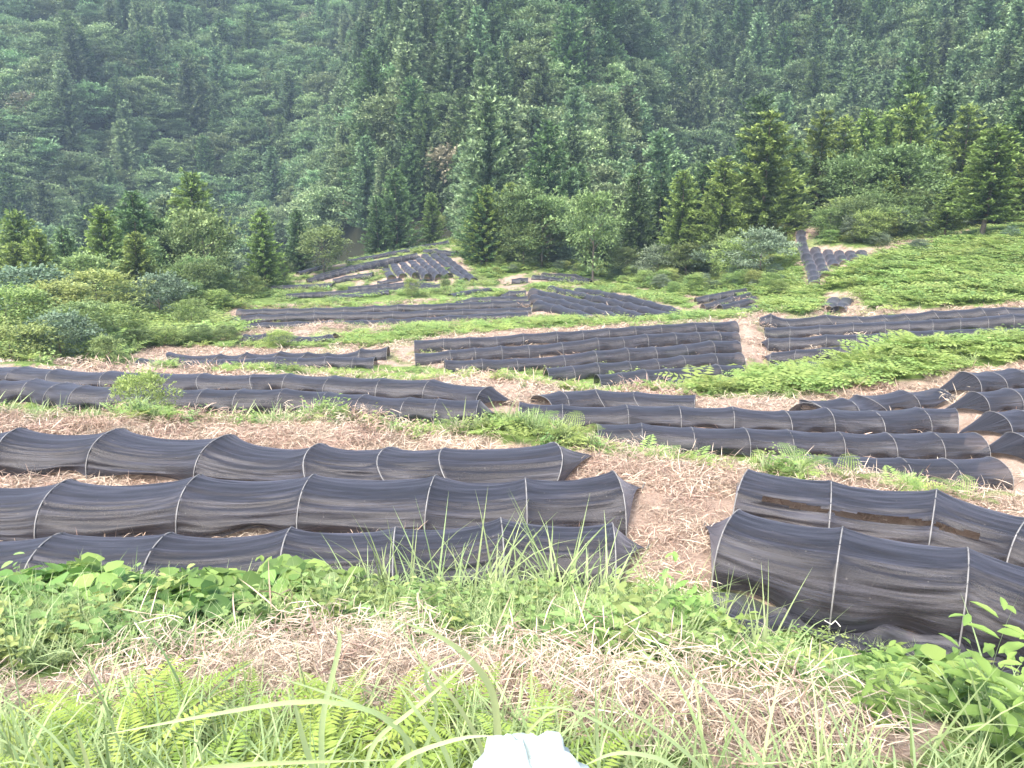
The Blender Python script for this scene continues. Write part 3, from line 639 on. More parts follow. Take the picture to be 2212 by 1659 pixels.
def pts_in(y0, y1, dens, umax=.78, test=None, seed=0):
    """random ground points between depths y0..y1 inside the wedge the photo could see; dens(y) per m2"""
    r = np.random.default_rng(seed+100)
    area = umax*(y1**2-y0**2)*1.0 + 2*1.0*(y1-y0); n = int(area*dens)
    y = np.sqrt(r.random(n)*(y1**2-y0**2)+y0**2); x = (r.random(n)*2-1)*(umax*y+1.0)
    z = ground(x, y); px, py = proj(np.stack([x, y, z], -1)); k = (px > -150) & (px < 2360) & (py < 1800)
    if test is not None: k &= test(x, y, z)
    return x[k], y[k], z[k], r
def place(name, meshes, x, y, z, r, s0, s1, dz=-.02, k=.6, label=None, low=None):
    n = len(x); tx, ty = tilt(x, y, k); sc = r.uniform(s0, s1, n)
    if low is not None: sc = sc*np.where(proj(np.stack([x, y, z], -1))[0] > low, .55, 1.0)
    return scatter(name, meshes, np.c_[x, y, z+dz], np.c_[tx, ty, r.random(n)*6.28], sc, label=label)

# ------------------------------------------------------------------ ground object
vid = np.arange(NU*NW).reshape(NW, NU)
faces = np.stack([vid[:-1, :-1], vid[:-1, 1:], vid[1:, 1:], vid[1:, :-1]], -1).reshape(-1, 4)
me = mesh_from("ground", np.stack([gx, gy, gz], -1).reshape(-1, 3), faces, M['ground'], smooth=True)
a = me.attributes.new("green", 'FLOAT', 'POINT'); a.data.foreach_set("value", gm.ravel().astype(np.float32))
tag(link("ground", me), "terraced hillside of straw, soil and weeds rising into a steep valley side", None, None, "structure")

# tunnels footprints, so that weeds do not sprout through the nets
FOOT = []
for r_ in ROWS: FOOT.append((r_['pts'][:, :2], r_.get('w', 1.15)/2))
def offnets(x, y, pad=.12):
    k = np.ones(x.shape, bool)
    for P_, hw in FOOT:
        x0, x1 = P_[:, 0].min()-1, P_[:, 0].max()+1; y0, y1 = P_[:, 1].min()-1, P_[:, 1].max()+1
        c = np.where((x > x0) & (x < x1) & (y > y0) & (y < y1) & k)[0]
        if not len(c): continue
        q = np.stack([x[c], y[c]], -1); dm = np.full(len(c), 9e9)
        for a_, b_ in zip(P_[:-1], P_[1:]):
            d = b_-a_; t = np.clip(((q-a_) @ d)/(d @ d), 0, 1); dm = np.minimum(dm, np.linalg.norm(q-a_-t[:, None]*d, axis=1))
        k[c[dm < hw+pad]] = False
    return k

# ------------------------------------------------------------------ net tunnels
def arch(a, w, h):
    ca, sa = np.cos(a), np.sin(a)
    return np.sign(ca)*np.abs(ca)**.85*w/2, h*np.abs(sa)**.8
def build_row(r):
    P_ = r['pts']; n = len(P_); h = r.get('h', H0); w = r.get('w', 1.15); det = r.get('det', 1); lean = r.get('lean', {}); sag = r.get('sag', .045)
    rs = np.random.default_rng(abs(hash(r['label'])) % 1000 if False else int(sum(map(ord, r['label']))))
    NS = {1: 7, 2: 14, 3: 40}[det]; NA = {1: 13, 2: 23, 3: 61}[det]
    T = np.gradient(P_[:, :2], axis=0); T = unit(T); S = np.c_[T[:, 1], -T[:, 0]]           # side vector
    if S[:, 1].mean() > 0: S = -S                                                         # points to the camera side
    A = np.linspace(0, math.pi, NA)          # 0 = near foot, pi = far foot
    base = P_.copy(); base[:, 2] = P_[:, 2]-h
    wv = w*(1+.05*rs.normal(size=n)); hv = h*(1+.05*rs.normal(size=n))
    def hoop_pts(i, A, grow=0.):
        cx, cz = arch(A, wv[i]+grow*2, hv[i]+grow)
        ln = lean.get(i, 0.04*rs.normal() if False else 0.)*h/.5
        drop = math.sqrt(max(.15, 1-min(.95, abs(ln)/h*.75)**2)) if ln else 1
        q = np.zeros((len(A), 3)); q[:, :2] = base[i, :2] + S[i]*cx[:, None] + T[i]*(ln*cz/h)[:, None]
        gz_ = ground(q[:, 0], q[:, 1]); bz = base[i, 2]
        q[:, 2] = np.where(cz < .12, np.minimum(gz_, bz+.1), bz) + cz*(drop*.12+.88)
        q[:, 2] = bz + cz*(drop*.3+.7) + (gz_-bz)*np.clip(1-cz/h, 0, 1)
        return q
    HP = [hoop_pts(i, A, .006) for i in range(n)]
    rows_, us = [], []; u = 0.
    vlen = np.concatenate([[0], np.cumsum(np.linalg.norm(np.diff(HP[0], axis=0), axis=1))])
    for i in range(n-1):
        L = np.linalg.norm(P_[i+1, :2]-P_[i, :2]); ph = rs.random(6)*6.28; sg = sag*(.7+.7*rs.random())*min(1.6, L/1.3); hem = .05+.07*rs.random(); side_in = .04+.05*rs.random()
        for k in range(NS if i < n-2 else NS+1):
            t = k/NS; q = HP[i]*(1-t)+HP[i+1]*t; b4 = 4*t*(1-t); sh = b4**.75
            sa = np.sin(A); q = q.copy()
            q[:, 2] -= sg*sh*sa**.6*1.0
            sv = S[i]*(1-t)+S[i+1]*t
            inw = -np.cos(A)*side_in*sh*np.clip(sa*1.6, .35, 1)
            # folds running along the row, swagging between the hoops
            vv = A*w*.9; swag = (sh*.10)
            fold = np.zeros(NA); amp = (.017 if det == 3 else .016)
            for m_, fr in enumerate((15, 33, 61)):
                fold += amp*(1, .6, .35)[m_]*np.sin(vv*fr + swag*fr*(.6+.8*np.sin(ph[m_]+A*2)) + ph[m_])*(np.sin(ph[m_+3]+t*3.1+A*3)*.5+.6)
            fold *= (.25+.75*sh)*np.clip(np.abs(np.cos(A))*1.3+.15, 0, 1)
            if det > 1: fold += .012*np.sin(A*9+ph[4]+5*abs(t-.5)*math.sin(ph[2]))*np.sin(A*23+ph[0]*3-7*t*math.sin(ph[5]))*(1-.5*sh)
            q[:, :2] += sv*(inw + fold*np.cos(A))[:, None]
            q[:, 2] += fold*sa
            lo = np.exp(-(A/.28)**2)
            q[:, 2] += hem*sh*lo*(.6+.4*np.sin(ph[0]+6*t)) + .01
            q[:, :2] += sv*(lo*sh*(-.05+.08*np.sin(ph[1]+7*t)))[:, None]
            rows_.append(q); us.append(u+L*t)
        u += L
    V = np.concatenate(rows_); nr = len(rows_)
    UV = np.stack([np.repeat(us, NA), np.tile(vlen, nr)], -1)
    ids = np.arange(nr*NA).reshape(nr, NA); Fc = np.stack([ids[:-1, :-1], ids[1:, :-1], ids[1:, 1:], ids[:-1, 1:]], -1)
    keep = np.ones(Fc.shape[:2], bool)
    if r.get('tear'):      # a long split along the camera side, widest between the hoops
        ti = np.arange(nr-1)/NS; ai = np.arange(NA-1)/(NA-1)
        cen = .27-.012*ti+.012*np.sin(ti*5); wid = (.030*np.abs(np.sin(ti*math.pi))**.6+.004)*(ti < 2.6)*(ti > .25)
        keep = ~((np.abs(ai[None, :]-cen[:, None]) < wid[:, None]))
    Fc = Fc[keep].reshape(-1, 4)
    Vs, Fs, Us = [V], [Fc], [UV]; off = len(V)
    for side, key in ((0, 'tieL'), (n-1, 'tieR')):
        if key not in r: continue
        ext, _ = r[key]; sgn = 1 if side else -1; m_ = 12; NB = NA
        full = HP[side]; tie = full[-1].copy(); tie[:2] += T[side]*sgn*ext - S[side]*.04; tie[2] = ground(tie[0], tie[1])+.03
        gg = []
        for k in range(m_+1):
            t = k/m_; q = full*(1-t)+tie*t
            q[:, 2] -= .05*np.sin(t*math.pi)*np.sin(A)*(1-t*.3)
            # the near part is pulled back against the hoop
            pull = np.clip(1-A/(math.pi*.45), 0, 1)[:, None]; q = q*(1-pull)+full*pull*(1) + 0*tie
            q += (np.sin(A*21+t*2)*.008*math.sin(t*math.pi))[:, None]*np.array([0, 0, 1.])
            gg.append(q)
        V2 = np.concatenate(gg); id2 = np.arange(len(V2)).reshape(m_+1, NB)+off
        Fs.append(np.stack([id2[:-1, :-1], id2[1:, :-1], id2[1:, 1:], id2[:-1, 1:]], -1).reshape(-1, 4)); Vs.append(V2)
        Us.append(np.stack([np.repeat(np.linspace(0, ext, m_+1)+sgn*9, NB), np.tile(vlen, m_+1)], -1)); off += len(V2)
    root = bpy.data.objects.new("net_tunnel", None); COL.objects.link(root); o0 = base[n//2]; root.location = o0
    tag(root, r['label'], "net tunnel", r['group'] or None)
    me = mesh_from("net", np.concatenate(Vs)-o0, np.concatenate(Fs), M['net'], uv=np.concatenate(Us), smooth=True)
    link("net", me, root)
    hr = {1: .007, 2: .0075, 3: .0085}[det]
    for i in range(n):
        Ah = np.linspace(-.02, math.pi+.02, {1: 13, 2: 19, 3: 33}[det]); q = hoop_pts(i, np.clip(Ah, 0, math.pi), .016); q[0, 2] -= .08; q[-1, 2] -= .08
        v, f = tube(q-o0, np.full(len(q), hr), 5); link("hoop", mesh_from("hoop", v, f, M['bamboo'], smooth=True), root)
    for side, key in ((0, 'tieL'), (n-1, 'tieR')):
        if key in r and det == 3:
            ext, _ = r[key]; sgn = 1 if side else -1; p = HP[side][-1].copy(); p[:2] += T[side]*sgn*ext - S[side]*.04
            z0 = float(ground(p[0], p[1])); v, f = tube(np.array([[p[0], p[1], z0-.08], [p[0]+.01, p[1], z0+.05], [p[0]+.03, p[1]-.01, z0+.1]])-o0, [.012, .012, .008], 6)
            link("stake", mesh_from("stake", v, f, M['bamboo'], smooth=True), root)
    if r.get('near'):      # white ties at the foot of a few hoops
        for i in range(1, n-1, 2):
            p = HP[i][2]-o0; v, f = tube(np.array([p+[-.06, -.01, .03], p+[0, -.03, .0], p+[.04, -.02, .035], p+[.08, -.05, -.01]]), [.005]*4, 4)
            link("tie_string", mesh_from("tie_string", v, f, M['string']), root)
for r_ in ROWS: build_row(r_)
# flat net lying on the ground beside the right foreground tunnel
def flat_net():
    A_ = [(1540,1285,7.1),(1700,1312,6.95),(1850,1345,6.75),(2000,1375,6.5),(2150,1400,6.3),(2330,1440,6.05)]
    nu, nv = 90, 14; t = np.linspace(0, 1, nu); c = np.array([at(*a_) for a_ in A_]); k = np.linspace(0, 1, len(c))
    x = np.interp(t, k, c[:, 0]); y = np.interp(t, k, c[:, 1]); V = []; UV = []
    for i in range(nu):
        for j in range(nv):
            s = j/(nv-1); yy = y[i] - s*.62*(.7+.3*math.sin(i*.21)) ; xx = x[i]-s*.22
            zz = ground(xx, yy)+.035+.03*math.sin(s*17+i*.13)+.03*math.sin(i*.33+s*5)+.05*(s < .08)
            V.append((xx, yy, zz)); UV.append((t[i]*5, s*.7))
    ids = np.arange(nu*nv).reshape(nu, nv); Fc = np.stack([ids[:-1, :-1], ids[:-1, 1:], ids[1:, 1:], ids[1:, :-1]], -1).reshape(-1, 4)
    V = np.array(V, float); o0 = V[len(V)//2].copy()
    o = link("shade_net", mesh_from("shade_net", V-o0, Fc[:, ::-1], M['net'], uv=UV, smooth=True)); o.location = o0
    tag(o, "flat black shade net spread on the straw behind the weeds at right foreground", "shade net")
flat_net()

# ------------------------------------------------------------------ trees
KM = {}
def kinds():
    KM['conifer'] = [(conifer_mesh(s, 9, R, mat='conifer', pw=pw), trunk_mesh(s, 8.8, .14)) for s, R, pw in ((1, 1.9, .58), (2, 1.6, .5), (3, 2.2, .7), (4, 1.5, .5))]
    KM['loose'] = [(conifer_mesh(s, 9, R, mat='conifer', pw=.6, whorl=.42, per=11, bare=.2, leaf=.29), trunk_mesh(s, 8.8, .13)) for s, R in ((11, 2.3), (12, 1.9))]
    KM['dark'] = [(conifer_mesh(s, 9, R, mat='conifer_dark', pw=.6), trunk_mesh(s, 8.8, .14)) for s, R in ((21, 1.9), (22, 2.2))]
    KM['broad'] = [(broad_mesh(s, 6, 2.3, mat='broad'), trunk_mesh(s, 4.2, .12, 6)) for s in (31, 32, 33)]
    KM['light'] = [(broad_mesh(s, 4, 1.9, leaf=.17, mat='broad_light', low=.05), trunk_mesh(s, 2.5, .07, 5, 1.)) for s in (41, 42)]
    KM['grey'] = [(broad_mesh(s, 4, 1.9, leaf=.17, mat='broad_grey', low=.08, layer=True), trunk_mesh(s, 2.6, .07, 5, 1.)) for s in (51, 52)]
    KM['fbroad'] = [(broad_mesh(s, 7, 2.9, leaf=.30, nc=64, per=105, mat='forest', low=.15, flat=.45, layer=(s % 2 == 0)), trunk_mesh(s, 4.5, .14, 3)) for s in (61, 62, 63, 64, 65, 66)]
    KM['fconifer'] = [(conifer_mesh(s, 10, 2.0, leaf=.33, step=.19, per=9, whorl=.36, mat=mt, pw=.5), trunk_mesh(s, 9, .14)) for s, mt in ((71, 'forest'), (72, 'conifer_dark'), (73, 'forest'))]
    KM['fpale'] = [(broad_mesh(s, 6, 2.0, leaf=.4, nc=26, per=26, mat='forest_pale', low=.35, layer=True), trunk_mesh(s, 4, .1, 3)) for s in (81,)]
kinds()
HT = dict(conifer=9, loose=9, dark=9, broad=6, light=4, grey=4, fbroad=7, fconifer=10, fpale=6)
NM = dict(conifer='conifer_tree', loose='conifer_tree', dark='conifer_tree', broad='broadleaf_tree', light='shrub', grey='shrub', fbroad='broadleaf_tree', fconifer='conifer_tree', fpale='broadleaf_tree')
proto = {}
tcount = [0]
def tree(kind, loc, height, label, group=None, wide=1., variant=None, rz=None):
    vs = KM[kind]; v = tcount[0] % len(vs) if variant is None else variant; tcount[0] += 1
    cm, tm = vs[v]; s = height/HT[kind]
    root = bpy.data.objects.new(NM[kind], None); COL.objects.link(root); root.location = loc
    if kind in ("conifer", "loose", "dark"): wide *= 1.25
    root.rotation_euler = (0, 0, rng.random()*6.28 if rz is None else rz); root.scale = (s*wide, s*wide, s)
    tag(root, label, "shrub" if NM[kind] == 'shrub' else "tree", group)
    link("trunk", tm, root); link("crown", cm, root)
    return root
TREES = []
def ptree(kind, px, top, d, label, wide=1., group=None, base=None):
    """tree standing d metres away, its tip at photo height top"""
    x = (px-PCX)/F*d; 
    for _ in range(3):
        z = float(ground(x, d)); yc = d*CP - z*SP; x = (px-PCX)/F*yc
    z = float(ground(x, d)); tz = d*slope(top); hgt = max(1.2, tz-z)
    tree(kind, (x, d, z-.1), hgt, label, group, wide); TREES.append((x, d))
gl = "young conifers rising from the left valley"; gr_ = "conifers on the slope at the right"; gc = "conifers along the foot of the mountain"
ptree('conifer', 248, 443, 62, "tallest bright green conifer among the bushes on the left", .95, gl)
ptree('conifer', 312, 498, 58, "broad conifer right beside the tallest one on the left", 1.1, gl)
ptree('dark', 300, 455, 72, "darker conifer behind the pair on the left", .9, gl)
ptree('conifer', 110, 492, 60, "slender pale-tipped conifer near the left edge", .8, gl)
ptree('dark', 165, 487, 68, "small dark conifer between the left edge and the tall pair", .8, gl)
ptree('conifer', 60, 520, 60, "low rounded conifer near the left picture edge", 1.1, gl)
ptree('conifer', 575, 447, 78, "narrow conifer standing alone left of the far knoll", .85, gc)
ptree('dark', 650, 450, 92, "dark conifer left of the rounded bright tree by the knoll", .8, gc)
ptree('conifer', 430, 415, 95, "tall muted conifer above the grey shrub on the left", .9, gc)
ptree('broad', 700, 480, 86, "bright rounded broadleaf tree at the left brow of the knoll", 1.1)
ptree('broad', 610, 555, 80, "low leafy tree left of the knoll's net strips", 1.0)
ptree('dark', 860, 365, 108, "pointed conifer rising behind the top of the knoll", .85, gc)
ptree('dark', 820, 425, 104, "shorter conifer left of the pointed one behind the knoll", .9, gc)
ptree('conifer', 935, 415, 110, "conifer right of the pointed one behind the knoll", .9, gc)
ptree('dark', 1065, 470, 92, "dark full conifer right of the knoll's pale shrub", 1.0, gc)
ptree('conifer', 1100, 485, 98, "pale conifer behind the dark one right of the knoll", .8, gc)
ptree('dark', 1250, 350, 100, "tall conifer with two-step tip near the centre of the tree line", .8, gc)
ptree('broad', 1280, 405, 78, "tall vine-covered tree standing at the centre of the tree line", .75)
ptree('dark', 1370, 350, 84, "slim dark conifer right of the vine-covered tree", .8, gc)
ptree('conifer', 1465, 365, 76, "conifer with drooping boughs left of the gully bushes", .85, gc)
ptree('conifer', 1550, 338, 74, "full green conifer left of the giant one", .95, gr_)
ptree('dark', 1420, 380, 88, "thin conifer half hidden behind the drooping one", .8, gc)
ptree('loose', 1642, 238, 74, "giant brownish conifer with broad skirt above the grey-leaved shrub", 1.0, gr_)
ptree('dark', 1705, 300, 78, "narrow conifer right against the giant one", .8, gr_)
ptree('loose', 1758, 235, 80, "tall loose conifer above the head of the gully", .85, gr_)
ptree('loose', 1805, 245, 82, "second tall loose conifer above the gully, right of the first", .8, gr_)
ptree('conifer', 1850, 232, 84, "dense pointed conifer in the row above the gully", .8, gr_)
ptree('conifer', 1893, 238, 86, "small-topped conifer left of the tallest open one", .75, gr_)
ptree('loose', 1945, 200, 84, "tallest open-branched conifer on the right slope", .85, gr_)
ptree('loose', 2060, 220, 82, "leaning open conifer between the two biggest right ones", .9, gr_)
ptree('conifer', 2000, 300, 76, "shorter pale conifer below the leaning open one", .9, gr_)
ptree('loose', 2122, 264, 62, "big yellow-green conifer with wide layered boughs at right", 1.25, gr_)
ptree('loose', 2215, 300, 62, "yellow-green conifer cut by the right picture edge", 1.1, gr_)
ptree('loose', 2040, 395, 66, "low wide conifer at the left foot of the big yellow-green one", 1.3, gr_)
ptree('conifer', 1915, 372, 70, "small conifer above the ferny mound on the right", .9, gr_)
ptree('grey', 1640, 488, 64, "large pale grey-leaved shrub beside the gully mouth", 1.1)
ptree('light', 1590, 510, 68, "bright green bush left of the pale grey-leaved shrub", 1.1)
ptree('grey', 1545, 520, 72, "layered grey-green bush left of the bright bush", 1.2)
ptree('broad', 1480, 520, 74, "dark leafy tree with open boughs below the drooping conifer", 1.1)
ptree('grey', 1420, 525, 76, "flat-topped pale branching tree at the forest foot", 1.1)
ptree('broad', 1350, 530, 80, "dark rounded tree between knoll crest and slanting tunnels", 1.1)
ptree('light', 1835, 420, 72, "high green bush on the mound above the gully tunnels", 1.5)
ptree('light', 1790, 445, 70, "left bush of the mound above the gully tunnels", 1.4)
ptree('light', 1890, 440, 68, "right bush of the mound above the gully tunnels", 1.5)
ptree('broad', 1940, 455, 68, "dark bush between the mound and the big yellow-green conifer", 1.2)
ptree('broad', 1860, 470, 67, "low leafy bush directly above the short gully tunnels", 1.2)
ptree('light', 1795, 492, 68, "low bright bush right above the third gully tunnel", 1.3)
ptree('light', 1845, 500, 66.5, "low bright bush right above the short gully tunnels", 1.5)
ptree('grey', 1895, 505, 65, "pale low bush at the right end of the gully tunnels", 1.5)
ptree('light', 1700, 455, 76, "shaded bush behind the top of the longest gully tunnel", 1.3)
ptree('grey', 2180, 505, 57, "pale shrub at the top edge of the fern slope", .9)
ptree('grey', 1985, 525, 58, "small grey-leaved shrub on the brow of the fern slope", 1.2)
ptree('light', 1040, 500, 92, "pale yellow-green shrub at the right shoulder of the knoll", 1.5)
ptree('light', 1010, 520, 96, "small pale shrub at the top right corner of the knoll", 1.3)
ptree('light', 1180, 555, 88, "bushy green shrub behind the crest tunnels", 1.3)
ptree('grey', 348, 585, 54, "round silver-grey shrub in the middle of the left bushes", 1.1)
ptree('light', 416, 640, 50, "yellow-green bush right below the silver-grey shrub", 1.1)
ptree('broad', 400, 560, 66, "dark spreading tree above the silver-grey shrub", 1.2)
ptree('broad', 500, 600, 66, "dark green bush at the left end of the long upper nets", 1.1)
ptree('light', 470, 620, 62, "light bush beside the left end of the long upper nets", 1.2)
ptree('light', 545, 590, 72, "fresh green bush below the narrow lone conifer", 1.2)
ptree('broad', 215, 540, 56, "vine-draped broad tree in front of the tallest left conifer", 1.2)
ptree('light', 215, 575, 50, "light green bush at the foot of the vine-draped tree", 1.4)
ptree('grey', 60, 570, 48, "large dark-centred bush near the left edge", 1.5)
ptree('light', 130, 600, 46, "light spreading bush right of the dark-centred one", 1.5)
ptree('light', 20, 610, 42, "pale bush cut by the left picture edge", 1.4)
ptree('broad', 180, 640, 40, "dark bush behind the big grey-green one on the left", 1.4)
ptree('grey', 135, 668, 36, "big grey-green bush at the lower left of the bushes", 1.2)
ptree('light', 250, 650, 44, "yellow-green bush in the middle of the left thicket", 1.5)
ptree('light', 30, 690, 34, "low light bush at the left picture edge above the terrace", 1.6)
ptree('broad', 243, 715, 33, "upright dense bush at the left end of the humped net", .8)
ptree('broad', 430, 712, 44, "low dark bush in front of the torn net heap", 1.8)
ptree('light', 360, 720, 43, "low light bush in front of the torn net heap", 1.8)
ptree('broad', 300, 725, 42, "leafy low bush left of the torn net heap", 1.6)
ptree('broad', 490, 715, 44.2, "low dense bush touching the left end of the short arched net", 1.5)
ptree('light', 605, 730, 42.5, "small leafy bush in front of the short arched net", 1.3)
ptree('light', 318, 790, 18.4, "round green shrub in front of the second-terrace tunnels", .8)
ptree('broad', 962, 590, 70, "dark round sapling below the downhill tunnels", .6)
ptree('light', 890, 597, 67.5, "yellow-green sapling with spreading leaves left of the dark sapling", .8)
# filler trees: the nearest, largest-showing of the forest are things, the rest one mass
r = np.random.default_rng(5)
cand = []
ys = np.concatenate([r.uniform(66, 130, 3000), np.sqrt(r.uniform(130**2, 350**2, 19000))])
us_ = r.uniform(-.80, .80, len(ys)); xs = us_*ys; zs = ground(xs, ys)
px, py = proj(np.stack([xs, ys, zs], -1))
# nothing on the open field
FIELD = [(380,790),(440,690),(470,650),(560,600),(640,560),(740,530),(880,500),(960,490),(1000,500),(1035,572),(1140,578),(1320,585),(1480,600),(1640,600),(1690,510),(1700,470),(1780,470),(1800,520),(1880,530),(2000,510),(2120,490),(2500,470),(2500,1000),(300,1000)]
ok = ~inpoly(px, py, FIELD) & ((ys > 104) | (px < 600) | (px > 1000)) & ~((ys < 100) & (px > 560) & (px < 1010))
ok &= ~((px < 640) & (ys < 58))
grid = {}
keep = []
for i in np.where(ok)[0]:
    cs = 2.9 if ys[i] < 112 else 4.0 if ys[i] < 190 else 4.3; c = (int(xs[i]//cs), int(ys[i]//cs), cs)
    if c in grid: continue
    grid[c] = 1
    if ys[i] < 110 and min((xs[i]-a_)**2+(ys[i]-b_)**2 for a_, b_ in TREES) < 3.0**2: continue
    keep.append(i)
keep = np.array(keep); X_, Y_, Z_ = xs[keep], ys[keep], zs[keep]
# kinds in stands: conifers on the middle spur and right slope
cf = fbm(X_*.03, Y_*.03, 91); phi = X_/Y_
con = (r.random(len(keep)) < np.where((phi > -.2) & (phi < .0), .7, np.where(phi > .2, .5, .16))*(.4+1.2*cf))
pale = r.random(len(keep)) < .012
hgt = r.uniform(5.5, 10.5, len(keep))*np.where(con, 1.1, .92)
near = np.argsort(Y_)
NI = 245
near_i = near[:NI]; far_i = near[NI:]
for i in near_i:
    left = X_[i] < -12
    if con[i] or (X_[i] > 18 and r.random() < .5):
        k = ('dark', 'conifer')[int(r.random() < .45)] if Y_[i] < 120 else 'fconifer'; lb = "conifer in the forest edge rising from the valley on the left" if left else "conifer in the dense stand behind the terraces"
        gp = "forest-edge conifers, left valley" if left else "forest-edge conifers behind the terraces"
    else:
        k = 'broad' if Y_[i] < 112 else 'fbroad'; lb = "broadleaf tree in the forest edge of the left valley" if left else "broadleaf tree in the dense stand behind the terraces"
        gp = "forest-edge broadleaf trees, left valley" if left else "forest-edge broadleaf trees behind the terraces"
    tree(k, (X_[i], Y_[i], Z_[i]-.2), hgt[i]*((1.4 if k in ('dark', 'conifer') else 1.05) if left and Y_[i] < 100 else .95), lb, gp, 1.0 if not left else .85)
def join_tree(kind):
    out = []
    for cm, tm in KM[kind]: out.append(cm)
    return out
ms = join_tree('fbroad')+join_tree('fconifer')+join_tree('fpale')
nb, ncf = len(KM['fbroad']), len(KM['fconifer'])
ob = scatter("forest", ms, np.c_[X_[far_i], Y_[far_i], Z_[far_i]-.8], np.c_[np.zeros(len(far_i)), np.zeros(len(far_i)), r.random(len(far_i))*6.28], hgt[far_i]/5.6, label="dense mixed forest covering the steep mountainside")
vi = np.where(pale[far_i], nb+ncf, np.where(con[far_i], nb+r.integers(0, ncf, len(far_i)), r.integers(0, nb, len(far_i)))).astype(np.int32)
ob.data.attributes["vi"].data.foreach_set("value", vi)

# ------------------------------------------------------------------ ground cover
def isgreen(x, y, z): return zones(x, y, z) & offnets(x, y)
def isstraw(x, y, z):
    near_ = y < 6.6; px, py = proj(np.stack([x, y, z], -1)); d = np.zeros(x.shape, bool)
    for k in ('vines', 'band'): d |= inpoly(px, py-50, GREEN[k])
    return (~zones(x, y, z)) & ~(near_ & d) & offnets(x, y, np.clip((y-12)*.02, -.1, .12).mean())
straws = [straw_mesh(s, 330, .28, .12, .0014, lift=.09) for s in range(4)]; straws_m = [straw_mesh(s+70, 190, .3, .17, .0026, lift=.13) for s in range(3)]; straws_r = [straw_mesh(s+20, 190, .3, .17, .0026, 'straw_red', lift=.13) for s in range(3)]
straws_far = [straw_mesh(s+40, 150, .45, .22, .0055, lift=.08) for s in range(2)]+[straw_mesh(60, 120, .45, .3, .0065, 'straw_red', lift=.12)]
x, y, z, r = pts_in(1.4, 6.6, 60, test=isstraw, seed=1); place("dry_straw", straws+[straw_mesh(88, 150, .3, .2, .0024, "straw_red", lift=.1)], x, y, z, r, .7, 1.3, -.01, 1.0, "matted dry straw on the near bank")
x, y, z, r = pts_in(6.2, 14.5, 22, test=isstraw, seed=2); place("straw_litter", straws_m+straws_r, x, y, z, r, .8, 1.5, -.01, 1.0, "pinkish straw litter on the nearest terrace")
x, y, z, r = pts_in(30, 66, 1.8, test=isstraw, seed=33); place("straw_scatter", [straw_mesh(140+q, 130, .6, .26, .008, "straw" if q else "straw_red", lift=.1) for q in range(3)], x, y, z, r, .8, 1.5, -.02, 1.0, "straw on the paths between the upper nets")
x, y, z, r = pts_in(14.5, 30, 4.5, test=isstraw, seed=3); place("straw_cover", straws_far, x, y, z, r, .8, 1.5, -.02, 1.0, "straw litter between the second-terrace rows")
weeds = [weed_mesh(s) for s in range(4)]; ferns = [fern_mesh(s, .6) for s in range(4)]; grasses = [grass_mesh(s, .5) for s in range(3)]
far_w = [weed_mesh(s+10, .5, 40, .4, .2) for s in range(3)]; far_f = [fern_mesh(s+10, .85, 7, 8) for s in range(3)]
def strip(name, meshes, crest, n, lat0, lat1, s0, s1, seed, label):
    r = np.random.default_rng(seed); c = np.array([at(*q) for q in crest])[:, :2]; L = np.concatenate([[0], np.cumsum(np.linalg.norm(np.diff(c, axis=0), axis=1))])
    u = r.random(n)*L[-1]; u = u[fbm(u*.45, u*0+seed, seed) > .36]; n = len(u)
    x = np.interp(u, L, c[:, 0])+r.normal(size=n)*.1; y = np.interp(u, L, c[:, 1])+r.uniform(lat0, lat1, n)
    k = offnets(x, y); x, y = x[k], y[k]; z = ground(x, y); place(name, meshes, x, y, z, r, s0, s1, label=label)
CREST1 = [(-300,918,12.9),(0,915,12.9),(300,913,12.9),(700,920,12.6),(1106,940,12.1)]
CREST1B = [(1106,940,12.1),(1250,965,11.5),(1450,1000,10.95),(1700,1015,10.75),(1900,1045,10.15),(2100,1085,9.35),(2300,1120,8.85)]
CREST2 = [(300,790,24.4),(600,795,24.3),(1000,815,23.5),(1150,830,23),(1400,843,23),(1600,845,23.2),(1800,835,23.5)]
strip("edge_plants", weeds+grasses[:2]+weeds[:2], CREST1, 330, -.25, .9, .6, 1.25, 21, "weeds and grasses along the left half of the nearest terrace's back edge")
strip("edge_grass", grasses+ferns[:2]+weeds[:1], CREST1B, 210, -.1, .7, .5, 1.0, 22, "grass and small ferns along the right half of the nearest terrace's back edge")
strip("bank_growth", weeds+grasses[:2]+ferns, CREST2, 560, .3, 1.9, .5, 1.0, 23, "weeds on the bank in front of the middle-terrace nets")
strip("upper_growth", far_w, [(510,704,53.6),(640,700,53.4),(900,692,53.4),(1150,684,53.4),(1300,686,51),(1480,680,50.5)], 170, -1.2, .2, .5, 1.0, 24, "weeds in front of the upper terrace nets")
strip("knoll_growth", far_w, [(835,604,76),(900,598,75.5),(960,600,75),(1035,610,73.5)], 70, -.8, .6, .6, 1.1, 25, "weeds at the feet of the downhill net tunnels")
